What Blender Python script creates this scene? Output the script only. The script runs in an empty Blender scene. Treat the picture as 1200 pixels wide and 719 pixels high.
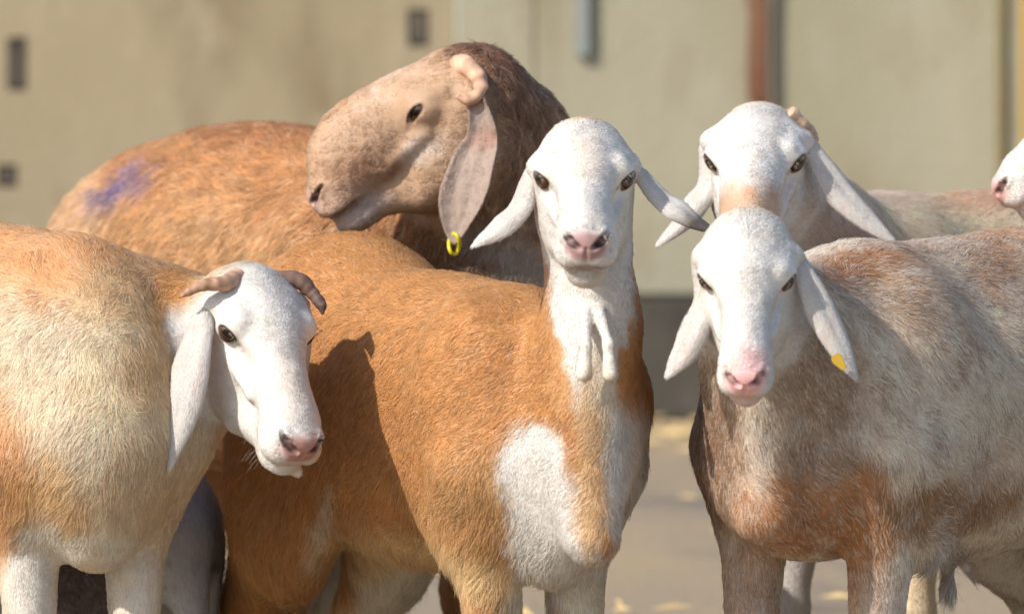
import bpy, bmesh, math, random
import numpy as np

random.seed(7)
RNG = np.random.default_rng(11)
C = bpy.context.scene.collection
scene = bpy.context.scene

# ------------------------------------------------------------------ camera
D0, SPX, CAMH, YHOR = 6.0, 0.0011, 0.95, 156.0      # distance to the first row, metres per pixel there, eye level
cam_d = bpy.data.cameras.new("camera")
cam = bpy.data.objects.new("camera", cam_d); C.objects.link(cam)
cam.location = (0, -D0, CAMH); cam.rotation_euler = (math.pi / 2, 0, 0)
cam_d.sensor_width = 36.0
cam_d.lens = 36.0 * D0 / (1200 * SPX)
cam_d.shift_y = -(359.5 - YHOR) / 1200.0
cam_d.clip_start, cam_d.clip_end = 0.1, 2000
cam_d.dof.use_dof = True
cam_d.dof.focus_distance = 6.24
cam_d.dof.aperture_fstop = 4.8
scene.camera = cam

# ------------------------------------------------------------------ daylight
SUN_AZ, SUN_EL = math.radians(50), math.radians(36)  # azimuth measured from the camera's side towards the left
to_sun = np.array([-math.sin(SUN_AZ) * math.cos(SUN_EL), -math.cos(SUN_AZ) * math.cos(SUN_EL), math.sin(SUN_EL)])
w = bpy.data.worlds.new("World"); scene.world = w; w.use_nodes = True
nt = w.node_tree
sky = nt.nodes.new("ShaderNodeTexSky"); sky.sky_type = 'NISHITA'; sky.sun_disc = False
sky.sun_elevation = SUN_EL
sky.sun_rotation = math.atan2(to_sun[0], to_sun[1])
nt.links.new(sky.outputs[0], nt.nodes["Background"].inputs[0])
nt.nodes["Background"].inputs[1].default_value = 0.15
sd = bpy.data.lights.new("sun", 'SUN'); so = bpy.data.objects.new("sun", sd); C.objects.link(so)
sd.energy = 3.9; sd.angle = math.radians(0.5); sd.color = (1.0, 0.95, 0.87)
from mathutils import Vector, Matrix
so.rotation_euler = Vector(to_sun).to_track_quat('Z', 'Y').to_euler()
so.location = (-3, -3, 4)
scene.view_settings.view_transform = 'Standard'
scene.view_settings.look = 'None'
scene.view_settings.exposure = 0.33
scene.view_settings.gamma = 1.0
scene.cycles_curves.shape = 'RIBBONS'
scene.cycles.max_bounces = 6

# ------------------------------------------------------------------ small maths
def W(px, py, Y):
    k = SPX * (D0 + Y) / D0
    return np.array([(px - 600) * k, Y, CAMH - (py - YHOR) * k])

def toPx(P):
    k = SPX * (D0 + P[:, 1]) / D0
    return P[:, 0] / k + 600, (CAMH - P[:, 2]) / k + YHOR

def unit(v):
    v = np.asarray(v, float)
    return v / (np.linalg.norm(v) + 1e-12)

def rows(v):
    return v / (np.linalg.norm(v, axis=1, keepdims=True) + 1e-12)

def srgb(r, g, b):
    c = np.array([r, g, b]) / 255.0
    return np.where(c <= 0.04045, c / 12.92, ((c + 0.055) / 1.055) ** 2.4)

def hash3(i, seed):
    i = i.astype(np.int64)
    n = (i[:, 0] * 73856093) ^ (i[:, 1] * 19349663) ^ (i[:, 2] * 83492791) ^ (seed * 2654435)
    n = (n ^ (n >> 13)) * 1274126177
    n = n & 0x7fffffff
    n = (n ^ (n >> 16)) * 668265263
    return ((n & 0xffffff) / float(0xffffff))

def noise(P, freq, seed=0):
    """smooth value noise, -1..1"""
    q = P * freq
    b = np.floor(q); f = q - b; f = f * f * (3 - 2 * f)
    out = np.zeros(len(P))
    for dx in (0, 1):
        for dy in (0, 1):
            for dz in (0, 1):
                wgt = (f[:, 0] if dx else 1 - f[:, 0]) * (f[:, 1] if dy else 1 - f[:, 1]) * (f[:, 2] if dz else 1 - f[:, 2])
                out += wgt * hash3(b + np.array([dx, dy, dz]), seed)
    return out * 2 - 1

def fbm(P, freq, seed=0, n=3):
    a, t, o = 1.0, 0.0, np.zeros(len(P))
    for k in range(n):
        o += a * noise(P, freq, seed + 17 * k); t += a; a *= 0.5; freq *= 2.1
    return o / t

def sstep(a, b, x):
    t = np.clip((x - a) / (b - a), 0, 1)
    return t * t * (3 - 2 * t)

# ------------------------------------------------------------------ signed-distance modelling
class Frame:
    def __init__(self, R, t, s=1.0):
        self.R, self.t, self.s = np.asarray(R, float), np.asarray(t, float), s      # columns of R: local axes in the world
    def pt(self, p):
        return self.R @ (np.asarray(p, float) * self.s) + self.t
    def local(self, P):
        return ((P - self.t) @ self.R) / self.s

class BentFrame(Frame):
    """a spine that curves sideways towards the tail"""
    def __init__(self, fr, bend):
        super().__init__(fr.R, fr.t, fr.s); self.bend = bend
    def pt(self, p):
        p = np.array(p, float)
        p[1] += self.bend * max(0.0, .12 - p[0]) ** 2
        return super().pt(p)

WORLD = Frame(np.eye(3), (0, 0, 0))

def ell(fr, c, r, k=0.03, rot=None, op='u'):
    R = fr.R if rot is None else fr.R @ np.asarray(rot)
    return dict(t='e', c=fr.pt(c), r=np.asarray(r, float) * fr.s, R=R, k=k, op=op)

def rc(fr, a, ra, b, rb, k=0.03, op='u', flat=None):
    """round cone; flat = (axis in frame, factor) squeezes it along that axis"""
    d = dict(t='c', a=fr.pt(a), b=fr.pt(b), ra=ra * fr.s, rb=rb * fr.s, k=k, op=op, n=None, w=1.0)
    if flat is not None:
        d['n'] = fr.R @ unit(flat[0]); d['w'] = flat[1]
    return d

def prim_d(p, P):
    if p['t'] == 'e':
        q = (P - p['c']) @ p['R']
        k0 = np.linalg.norm(q / p['r'], axis=1)
        k1 = np.linalg.norm(q / (p['r'] ** 2), axis=1)
        return np.where(k1 > 1e-9, k0 * (k0 - 1.0) / np.maximum(k1, 1e-9), -p['r'].min())
    a, b = p['a'], p['b']
    sc = 1.0
    if p['n'] is not None:
        n, wf = p['n'], p['w']
        m = (P - a) @ n
        P = P + np.outer(m * (1 / wf - 1), n)
        b = b + n * (np.dot(b - a, n) * (1 / wf - 1))
        sc = min(1.0, wf)
    ba = b - a
    l2 = max(ba @ ba, 1e-12); rr = p['ra'] - p['rb']
    a2 = max(l2 - rr * rr, 1e-12); il2 = 1 / l2
    pa = P - a
    y = pa @ ba; z = y - l2
    t = pa * l2 - np.outer(y, ba)
    x2 = (t * t).sum(1)
    y2 = y * y * l2; z2 = z * z * l2
    kk = np.sign(rr) * rr * rr * x2
    c1 = np.sign(z) * a2 * z2 > kk
    c2 = np.sign(y) * a2 * y2 < kk
    d = np.where(c1, np.sqrt(x2 + z2) * il2 - p['rb'],
        np.where(c2, np.sqrt(x2 + y2) * il2 - p['ra'],
                 (np.sqrt(np.maximum(x2 * a2 * il2, 0)) + y * rr) * il2 - p['ra']))
    return d * sc

def prim_box(p):
    if p['t'] == 'e':
        e = np.sqrt(((p['R'] * p['r']) ** 2).sum(1))
        return p['c'] - e, p['c'] + e
    w_ = max(1.0, p['w'])
    return (np.minimum(p['a'] - p['ra'] * w_, p['b'] - p['rb'] * w_), np.maximum(p['a'] + p['ra'] * w_, p['b'] + p['rb'] * w_))

def combine(f, d, p):
    k = p['k']
    if p['op'] == 'u':
        h = np.maximum(k - np.abs(f - d), 0) / k
        return np.minimum(f, d) - h * h * k * 0.25
    d = -d
    h = np.maximum(k - np.abs(f - d), 0) / k
    return np.maximum(f, d) + h * h * k * 0.25

FAR = 0.5
def sdf(prims, P):
    f = np.full(len(P), FAR)
    for p in prims:
        lo, hi = prim_box(p); m = p['k'] + 0.03
        sel = np.all((P > lo - m) & (P < hi + m), axis=1)
        if sel.any():
            idx = np.nonzero(sel)[0]
            f[idx] = combine(f[idx], prim_d(p, P[idx]), p)
    return f

def surface(prims, h):
    lo = np.min([prim_box(p)[0] for p in prims if p['op'] == 'u'], axis=0) - 3 * h
    hi = np.max([prim_box(p)[1] for p in prims if p['op'] == 'u'], axis=0) + 3 * h
    n = np.ceil((hi - lo) / h).astype(int) + 1
    F = np.full(n, FAR)
    ax = [lo[i] + h * np.arange(n[i]) for i in range(3)]
    for p in prims:
        a, b = prim_box(p); m = p['k'] + 0.03
        i0 = np.clip(np.floor((a - m - lo) / h).astype(int), 0, n - 1); i1 = np.clip(np.ceil((b + m - lo) / h).astype(int) + 1, 1, n)
        if np.any(i1 <= i0): continue
        X, Y, Z = np.meshgrid(ax[0][i0[0]:i1[0]], ax[1][i0[1]:i1[1]], ax[2][i0[2]:i1[2]], indexing='ij')
        P = np.stack([X.ravel(), Y.ravel(), Z.ravel()], 1)
        sub = F[i0[0]:i1[0], i0[1]:i1[1], i0[2]:i1[2]]
        F[i0[0]:i1[0], i0[1]:i1[1], i0[2]:i1[2]] = combine(sub.ravel(), prim_d(p, P), p).reshape(sub.shape)
    ins = F < 0
    cn = [(i, j, k) for i in (0, 1) for j in (0, 1) for k in (0, 1)]
    sl = lambda A, c: A[c[0]:A.shape[0] - 1 + c[0], c[1]:A.shape[1] - 1 + c[1], c[2]:A.shape[2] - 1 + c[2]]
    cnt = sum(sl(ins, c).astype(np.int8) for c in cn)
    cells = np.argwhere((cnt > 0) & (cnt < 8))
    vid = np.full(np.array(F.shape) - 1, -1, np.int64)
    vid[tuple(cells.T)] = np.arange(len(cells))
    acc = np.zeros((len(cells), 3)); num = np.zeros(len(cells))
    vals = {c: F[tuple((cells + np.array(c)).T)] for c in cn}
    for c in cn:
        for axis in range(3):
            if c[axis] == 0:
                c2 = list(c); c2[axis] = 1; c2 = tuple(c2)
                fa, fb = vals[c], vals[c2]
                x = (fa < 0) != (fb < 0)
                t = np.where(x, fa / np.where(fa == fb, 1, fa - fb), 0)
                pos = np.tile(np.array(c, float), (len(cells), 1)); pos[:, axis] += t
                acc += pos * x[:, None]; num += x
    V = lo + h * (cells + acc / num[:, None])
    quads = []
    for axis in range(3):
        u, v = (axis + 1) % 3, (axis + 2) % 3
        A = np.take(ins, range(0, F.shape[axis] - 1), axis); B = np.take(ins, range(1, F.shape[axis]), axis)
        e = np.argwhere(A != B)
        e = e[(e[:, u] > 0) & (e[:, v] > 0) & (e[:, u] < F.shape[u] - 1) & (e[:, v] < F.shape[v] - 1)]
        s_in = A[tuple(e.T)]
        du = np.zeros(3, int); du[u] = 1; dv = np.zeros(3, int); dv[v] = 1
        q = np.stack([vid[tuple((e - du - dv).T)], vid[tuple((e - dv).T)], vid[tuple(e.T)], vid[tuple((e - du).T)]], 1)
        q[~s_in] = q[~s_in][:, ::-1]
        quads.append(q)
    return V, np.concatenate(quads)

def sdf_grad(prims, P, e=0.0006):
    k = np.array([[1, -1, -1], [-1, -1, 1], [-1, 1, -1], [1, 1, 1]], float)
    return sum(kk * sdf(prims, P + kk * e)[:, None] for kk in k) / (4 * e)

# ------------------------------------------------------------------ materials
def new_mat(name):
    m = bpy.data.materials.new(name); m.use_nodes = True
    return m, m.node_tree, m.node_tree.nodes["Principled BSDF"]

def skin_material():
    m, t, b = new_mat("sheep_skin")
    a = t.nodes.new("ShaderNodeAttribute"); a.attribute_name = "Col"
    n = t.nodes.new("ShaderNodeTexNoise"); n.inputs["Scale"].default_value = 420; n.inputs["Detail"].default_value = 3
    tc = t.nodes.new("ShaderNodeTexCoord"); t.links.new(tc.outputs["Object"], n.inputs["Vector"])
    mx = t.nodes.new("ShaderNodeMixRGB"); mx.blend_type = 'MULTIPLY'; mx.inputs[0].default_value = 0.25
    t.links.new(a.outputs["Color"], mx.inputs[1]); t.links.new(n.outputs["Color"], mx.inputs[2])
    t.links.new(mx.outputs[0], b.inputs["Base Color"])
    bp = t.nodes.new("ShaderNodeBump"); bp.inputs["Strength"].default_value = 0.25; bp.inputs["Distance"].default_value = 0.001
    t.links.new(n.outputs["Fac"], bp.inputs["Height"]); t.links.new(bp.outputs[0], b.inputs["Normal"])
    b.inputs["Roughness"].default_value = 0.6; b.inputs["Specular IOR Level"].default_value = 0.3
    # ears are thin enough for light to glow through (alpha of the attribute)
    tr = t.nodes.new("ShaderNodeBsdfTranslucent"); tr.inputs["Color"].default_value = (.80, .52, .42, 1)
    ms = t.nodes.new("ShaderNodeMixShader"); t.links.new(a.outputs["Alpha"], ms.inputs[0])
    t.links.new(b.outputs[0], ms.inputs[1]); t.links.new(tr.outputs[0], ms.inputs[2])
    t.links.new(ms.outputs[0], t.nodes["Material Output"].inputs["Surface"])
    return m

def fur_material():
    m, t, b = new_mat("sheep_fur")
    a = t.nodes.new("ShaderNodeAttribute"); a.attribute_name = "fur_col"
    nr = t.nodes.new("ShaderNodeAttribute"); nr.attribute_name = "fur_nrm"
    g = t.nodes.new("ShaderNodeNewGeometry")
    mixv = t.nodes.new("ShaderNodeMix"); mixv.data_type = 'VECTOR'; mixv.inputs[0].default_value = 0.16
    t.links.new(nr.outputs["Vector"], mixv.inputs[4]); t.links.new(g.outputs["Normal"], mixv.inputs[5])
    nm = t.nodes.new("ShaderNodeVectorMath"); nm.operation = 'NORMALIZE'; t.links.new(mixv.outputs[1], nm.inputs[0])
    t.links.new(nm.outputs[0], b.inputs["Normal"])
    t.links.new(a.outputs["Color"], b.inputs["Base Color"])
    b.inputs["Roughness"].default_value = 0.62; b.inputs["Specular IOR Level"].default_value = 0.22
    tr = t.nodes.new("ShaderNodeBsdfTranslucent"); t.links.new(a.outputs["Color"], tr.inputs["Color"])
    ms = t.nodes.new("ShaderNodeMixShader"); ms.inputs[0].default_value = 0.22
    t.links.new(b.outputs[0], ms.inputs[1]); t.links.new(tr.outputs[0], ms.inputs[2])
    t.links.new(ms.outputs[0], t.nodes["Material Output"].inputs["Surface"])
    return m

def plain(name, col, rough=0.5, spec=0.5, bump=None):
    m, t, b = new_mat(name)
    b.inputs["Base Color"].default_value = (*col, 1); b.inputs["Roughness"].default_value = rough
    b.inputs["Specular IOR Level"].default_value = spec
    if bump:
        n = t.nodes.new("ShaderNodeTexNoise"); n.inputs["Scale"].default_value = bump[0]; n.inputs["Detail"].default_value = 4
        tc = t.nodes.new("ShaderNodeTexCoord"); t.links.new(tc.outputs["Object"], n.inputs["Vector"])
        rp = t.nodes.new("ShaderNodeMixRGB"); rp.blend_type = 'MULTIPLY'; rp.inputs[0].default_value = bump[1]
        rp.inputs[1].default_value = (*col, 1); t.links.new(n.outputs["Color"], rp.inputs[2]); t.links.new(rp.outputs[0], b.inputs["Base Color"])
        bp = t.nodes.new("ShaderNodeBump"); bp.inputs["Strength"].default_value = 0.4; bp.inputs["Distance"].default_value = 0.002
        t.links.new(n.outputs["Fac"], bp.inputs["Height"]); t.links.new(bp.outputs[0], b.inputs["Normal"])
    return m

def attr_mat(name, rough, spec=0.5):
    m, t, b = new_mat(name)
    a = t.nodes.new("ShaderNodeAttribute"); a.attribute_name = "Col"
    t.links.new(a.outputs["Color"], b.inputs["Base Color"])
    b.inputs["Roughness"].default_value = rough; b.inputs["Specular IOR Level"].default_value = spec
    return m

SKIN = skin_material(); FUR = fur_material()
EYE = attr_mat("eye_wet", 0.06, 0.6)
HORN = attr_mat("horn_keratin", 0.6, 0.3)
TAG_Y = plain("yellow_tag_plastic", srgb(215, 190, 25), 0.35)

def mesh_obj(name, V, Fc, mat, parent=None, cols=None, smooth=True):
    me = bpy.data.meshes.new(name)
    me.from_pydata([tuple(v) for v in V], [], [tuple(int(i) for i in f) for f in Fc])
    if cols is not None:
        at = me.color_attributes.new("Col", 'FLOAT_COLOR', 'POINT')
        c4 = np.ones((len(V), 4), np.float32); c4[:, :3] = cols
        at.data.foreach_set("color", c4.ravel())
    me.materials.append(mat)
    if smooth: me.polygons.foreach_set("use_smooth", [True] * len(me.polygons))
    me.update()
    o = bpy.data.objects.new(name, me); C.objects.link(o)
    if parent is not None: o.parent = parent; o.matrix_parent_inverse = parent.matrix_world.inverted()
    return o

def tube(pts, rad, n=12, ridge=None, flat=None):
    """closed loft of circles along pts; returns V, F"""
    pts = np.asarray(pts, float); m = len(pts)
    T = rows(np.gradient(pts, axis=0))
    up = unit(np.cross(T[0], [0.3, 0.5, 0.8]))
    V, Fc = [], []
    for i in range(m):
        up = unit(up - T[i] * (up @ T[i])); sd_ = np.cross(T[i], up)
        for j in range(n):
            a = 2 * math.pi * j / n
            V.append(pts[i] + rad[i] * (math.cos(a) * up + math.sin(a) * sd_))
    for i in range(m - 1):
        for j in range(n):
            Fc.append((i * n + j, i * n + (j + 1) % n, (i + 1) * n + (j + 1) % n, (i + 1) * n + j))
    Fc.append(tuple(range(n))[::-1]); Fc.append(tuple((m - 1) * n + j for j in range(n)))
    return np.array(V), Fc

def spline(pts, n):
    """Catmull-Rom through rows of pts (any width)"""
    P = np.asarray(pts, float)
    P = np.vstack([2 * P[0] - P[1], P, 2 * P[-1] - P[-2]])
    segs = len(P) - 3; out = []
    for u in np.linspace(0, segs, n):
        i = min(int(u), segs - 1); t = u - i
        a, b, c, d = P[i], P[i + 1], P[i + 2], P[i + 3]
        out.append(0.5 * ((2 * b) + (-a + c) * t + (2 * a - 5 * b + 4 * c - d) * t * t + (-a + 3 * b - 3 * c + d) * t ** 3))
    return np.array(out)

def ear_mesh(st, face, curl=0.5, thick=0.0034, n=34, m=13):
    """leaf-shaped ear: st rows (x, y, z, half-width, curl); face = side the hollow looks to"""
    S_ = spline(st, n); pts = S_[:, :3]; wd = np.maximum(S_[:, 3], 0.0012); cu = S_[:, 4]
    T = rows(np.gradient(pts, axis=0)); face = unit(face)
    V, Fc, inner = [], [], []
    for i in range(n):
        nrm = unit(face - T[i] * (face @ T[i])); sdv = np.cross(T[i], nrm)
        th = thick * min(1.0, 0.45 + wd[i] / 0.02)
        top, bot = [], []
        for j in range(m):
            s = -1 + 2 * j / (m - 1); a = s * cu[i]
            if abs(cu[i]) > 1e-3: R = wd[i] / abs(cu[i]); x = R * math.sin(abs(cu[i]) * s); y = R * (1 - math.cos(a))
            else: x, y = wd[i] * s, 0
            u_ = i / (n - 1)
            fold = math.sin(math.pi * min(1, u_ * 1.05))
            y += fold * (.0028 * math.exp(-(s / .22) ** 2) - .0012 * math.exp(-((s - .55) / .15) ** 2) + .0016 * math.sin(5 * u_ + 3 * s) * abs(s))
            x *= 1 + .035 * math.sin(17 * u_ + 2 * s) * abs(s)
            e = th * math.sqrt(max(0.0, 1 - s * s)) * 0.5 + 0.0006
            c = pts[i] + sdv * x + nrm * y
            lf = unit(nrm * math.cos(a) - sdv * math.sin(a))
            top.append(c + lf * e); bot.append(c - lf * e)
        ring = top + bot[::-1]
        V += ring; inner += [1.0] * m + [0.0] * m
    k = 2 * m
    for i in range(n - 1):
        for j in range(k):
            Fc.append((i * k + j, i * k + (j + 1) % k, (i + 1) * k + (j + 1) % k, (i + 1) * k + j))
    Fc.append(tuple(range(k))[::-1]); Fc.append(tuple((n - 1) * k + j for j in range(k)))
    t = np.repeat(np.linspace(0, 1, n), k)
    return np.array(V), Fc, np.array(inner), t

# ------------------------------------------------------------------ sheep anatomy
def both(fn):
    return [q for s in (1, -1) for q in fn(s)]

def body_prims(fr, b):
    """torso and legs in the animal's own frame: x forward, y left, z up from the ground"""
    wd, dp = b.get('wide', 1.0), b.get('deep', 1.0)
    lf = b.get('legs', {})
    P = [ell(fr, (0, 0, .545), (.36, .172 * wd, .195 * dp)),
         ell(fr, (.25, 0, .53), (.17, .145 * wd, .19 * dp), .05),
         ell(fr, (-.22, 0, .575), (.26, .150 * wd, .165 - b.get('dip', 0)), .05),
         ell(fr, (-.36, 0, .565), (.15, .150 * wd, .165), .05),
         ell(fr, (-.02, 0, .46), (.30, .150 * wd, .14 * dp), .05),
         ell(fr, (.345 - .03 * (1 - b.get('bw', 1)), 0, .455 + b.get('brisket', 0)), (.10 * b.get('bw', 1), .10 * wd * b.get('bw', 1), .115), .06),
         rc(fr, (.20, 0, .665 - b.get('dip', 0)), .070, (-.30, 0, .655 - b.get('dip', 0)), .09, .06)]
    def limbs(s):
        y = s * .105 * wd; yl = y * b.get('stance', 1.0); fs = b.get('fshift', 0.0)
        fx, hx = lf.get(('f', s), 0.0), lf.get(('h', s), 0.0)
        return [ell(fr, (.25, y * 1.02, .52), (.100, .060 * wd, .175), .05),
                rc(fr, (.30, y, .49), .066, (.225 + fs + fx * .3, yl, .42), .046, .03),
                rc(fr, (.225 + fs + fx * .3, yl, .43), .043, (.24 + fs + fx * .7, yl * .95, .205), .027, .02),
                ell(fr, (.243 + fs + fx * .7, yl * .95, .20), (.030, .029, .04), .02),
                rc(fr, (.24 + fs + fx * .7, yl * .95, .195), .027, (.235 + fs + fx, yl * .95, .07), .023, .02),
                rc(fr, (.235 + fs + fx, yl * .95, .07), .026, (.262 + fs + fx, yl * .95, .034), .026, .02),
                rc(fr, (.262 + fs + fx, yl * .95, .03), .028, (.275 + fs + fx, yl * .95, .022), .022, .01),
                ell(fr, (-.33, y * .98, .45), (.130, .066, .180), .05),
                rc(fr, (-.265 + hx * .6, yl * 1.05, .41), .066, (-.42 + hx * .7, yl, .245), .042, .04),
                rc(fr, (-.425 + hx * .7, yl, .25), .037, (-.395 + hx, yl, .07), .024, .02),
                rc(fr, (-.395 + hx, yl, .07), .026, (-.37 + hx, yl, .034), .026, .02),
                rc(fr, (-.37 + hx, yl, .03), .028, (-.357 + hx, yl, .022), .022, .01)]
    P += both(limbs)
    return P

EYE_C, EYE_D = np.array([.009, .0430, .022]), unit([.66, .74, .10])

def eye_axes(s=1, tilt=-.12):
    """along the lids (towards the nose), out of the eye, up"""
    ed = EYE_D * np.array([1, s, 1])
    fx = unit(np.array([1, 0, 0]) - ed * ed[0]); up = np.cross(ed, fx)
    if up[2] < 0: up = -up
    f2 = fx * math.cos(tilt) + up * math.sin(tilt)
    u2 = up * math.cos(tilt) - fx * math.sin(tilt)
    return f2, ed, u2

MUZ = np.array([.118, 0, -.012])

def head_prims(h, q):
    """x towards the nose, y to the animal's left, z to the brow; eyes near (.009, +-.043, .022)"""
    ro = q.get('roman', 0.0); cr = q.get('crown', 0.0); mw = q.get('muzzle', 1.0); jw = q.get('jaw', 1.0)
    m = q.get('mz', 1.15)
    M = lambda x, y, z: MUZ + (np.array([x, y, z]) - MUZ) * np.array([m, m * mw, m])
    P = [ell(h, (-.038, 0, .008), (.066, .053, .052), .03),
         ell(h, (-.005, 0, .024), (.058, .046, .036), .03),
         ell(h, (-.050, 0, .026 + cr), (.038, .044, .034 + cr * .6), .03),
         rc(h, (.02, 0, .014), .036, (.120, 0, -.008), .0255 * m, .03),
         ell(h, M(.136, 0, -.020), np.array((.030, .028 * mw, .027)) * m, .02),
         rc(h, (-.03, 0, -.043 * jw), .036, M(.115, 0, -.046), .017 * m, .03)]
    if ro:
        P.append(ell(h, (.068, 0, .010 + .012 * ro), (.078, .034, .034 + .006 * ro), .03))
    def side(s):
        ec = EYE_C * np.array([1, s, 1]); ed = EYE_D * np.array([1, s, 1])
        return [ell(h, (-.008, s * .028, -.032), (.052, .020, .040), .03),
                rc(h, (-.022, s * .046, .031), .0085, (.016, s * .042, .040), .0100, .014),
                ell(h, ec, (.0205, .0205, .0190), .013),
                rc(h, (.020, s * .045, -.002), .0065, (.078, s * .031, -.018), .0055, .014),
                rc(h, (-.050, s * .036, -.040 * jw), .011, (.055, s * .020, -.064 * jw), .009, .020),
                ell(h, M(.141, s * .013, -.029), np.array((.021, .0165, .0145)) * m, .010),
                ell(h, M(.153, s * .0175, -.0065), np.array((.010, .0065, .0065)) * m, .008)]
    P += both(side)
    P += [ell(h, M(.128, 0, -.051), np.array((.026, .0195 * mw, .0150)) * m, .010),
          ell(h, M(.156, 0, -.013), np.array((.011, .0165, .0135)) * m, .010)]
    def cuts(s):
        ec = EYE_C * np.array([1, s, 1]); ed = EYE_D * np.array([1, s, 1])
        tl = q.get('lid', .95)
        f2, _, u2 = eye_axes(s, q.get('eye_tilt', -.12))
        Rm = np.stack([f2, ed, u2], 1)
        g = q.get('gape', 1.0)
        hol = [ell(h, (.052, s * .058, .006), (.036, .0175, .013), .022, None, 's'),
                ell(h, (.082, s * .0500, -.040), (.026, .014, .013), .022, None, 's')] if q.get('hollow', 1) else []
        return hol + [
ell(h, ec + ed * .0205 - u2 * .0008, (.0140, .0115, .0080 * tl), .0022, Rm, 's'),
                rc(h, ec + ed * .0165 + f2 * .012 - u2 * .001, .0022, ec + ed * .008 + f2 * q.get('tear', .026) - u2 * .007, .0016, .006, 's'),
                rc(h, M(.167, s * .0070, -.0150), .0026 * m, M(.160, s * .0150, -.0100), .0044 * m, .003, 's'),
                rc(h, M(.160, s * .0150, -.0100), .0044 * m, M(.150, s * .0225, -.0030), .0026 * m, .003, 's'),
                rc(h, M(.166, 0, -.0375), .0026 * g, M(.150, s * .020, -.0395), .0026 * g, .004, 's'),
                rc(h, M(.150, s * .020, -.0395), .0026 * g, M(.122, s * .0280, -.0375), .0024 * g, .004, 's'),
                rc(h, M(.122, s * .0280, -.0375), .0024 * g, M(.094, s * .034, -.0310), .0016, .004, 's'),
                rc(h, M(.169, 0, -.016), .0013, M(.166, 0, -.035), .0016, .004, 's')]
    P += both(cuts)
    return P

def head_frame(eye_px, depth, yaw, pitch, roll, s):
    """yaw: + turns the nose to the picture's right, pitch: + drops the nose"""
    yw, pt = math.radians(yaw), math.radians(pitch)
    f = np.array([math.sin(yw) * math.cos(pt), -math.cos(yw) * math.cos(pt), -math.sin(pt)])
    left = np.array([math.cos(yw), math.sin(yw), 0.0])      # the animal's left
    up = np.cross(f, left)
    rl = math.radians(roll)
    l2 = left * math.cos(rl) + up * math.sin(rl)
    u2 = np.cross(f, l2)
    R = np.stack([f, l2, u2], 1)
    t = W(eye_px[0], eye_px[1], depth) - R @ (np.array([.018, 0, .023]) * s)
    return Frame(R, t, s)

def body_frame(px, Y, heading, s, z=0.0):
    """heading in degrees: 0 = towards the picture's right, 90 = towards the camera"""
    a = math.radians(heading)
    f = np.array([math.cos(a), -math.sin(a), 0]); l = np.array([math.sin(a), math.cos(a), 0])
    p = W(px, 400, Y)
    return Frame(np.stack([f, l, [0, 0, 1]], 1), (p[0], Y, z), s)

def eyeball(h, s, parent):
    n, m, R = 26, 28, .0178 * h.s
    c = h.pt(EYE_C * np.array([1, s, 1]))
    ax = unit(h.R @ (EYE_D * np.array([1, s, 1]))); fwd = unit(h.R[:, 0] - ax * (h.R[:, 0] @ ax)); upv = np.cross(ax, fwd)
    V, cols = [], []
    for i in range(n + 1):
        th = (i / n) ** 1.3 * math.pi
        for j in range(m):
            ph = 2 * math.pi * j / m
            a, b, d = math.cos(th), math.sin(th) * math.cos(ph), math.sin(th) * math.sin(ph)
            V.append(c + R * (a * ax + b * fwd + d * upv))
            pup = (b / .40) ** 2 + (d / .22) ** 2
            ir = math.sqrt(b * b + d * d)
            if pup < 1: col = (.004, .003, .003)
            elif ir < .66: col = (.060, .025, .010)
            elif ir < .76: col = (.012, .007, .005)
            else: col = (.13, .08, .065)
            cols.append(col)
    Fc = [(i * m + j, i * m + (j + 1) % m, (i + 1) * m + (j + 1) % m, (i + 1) * m + j) for i in range(n) for j in range(m)]
    return mesh_obj("eye", V, Fc, EYE, parent, np.array(cols))

def horn(pts, col_a, col_b, parent, ridges=9, n=40, m=14):
    S_ = spline(pts, n); r = S_[:, 3].copy()
    t = np.linspace(0, 1, n)
    r = np.maximum(r, .0012) * (1 + .03 * np.sin(t * ridges * 2 * math.pi))
    V, Fc = tube(S_[:, :3], r, m)
    V = V + .0016 * np.stack([noise(V, 110, 3), noise(V, 110, 4), noise(V, 110, 6)], 1)
    tt = np.repeat(t, m)[:, None]
    cols = np.asarray(col_a) * (1 - tt) + np.asarray(col_b) * tt
    cols = cols * (1 + .30 * noise(V, 160, 5)[:, None]) * (1 + .18 * np.sin(tt * ridges * 2 * math.pi))
    return mesh_obj("horn", V, Fc, HORN, parent, np.clip(cols, 0, 1))

def tag_props(o, label, cat, group=None, kind=None):
    if label: o['label'] = label
    if cat: o['category'] = cat
    if group: o['group'] = group
    if kind: o['kind'] = kind

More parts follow.
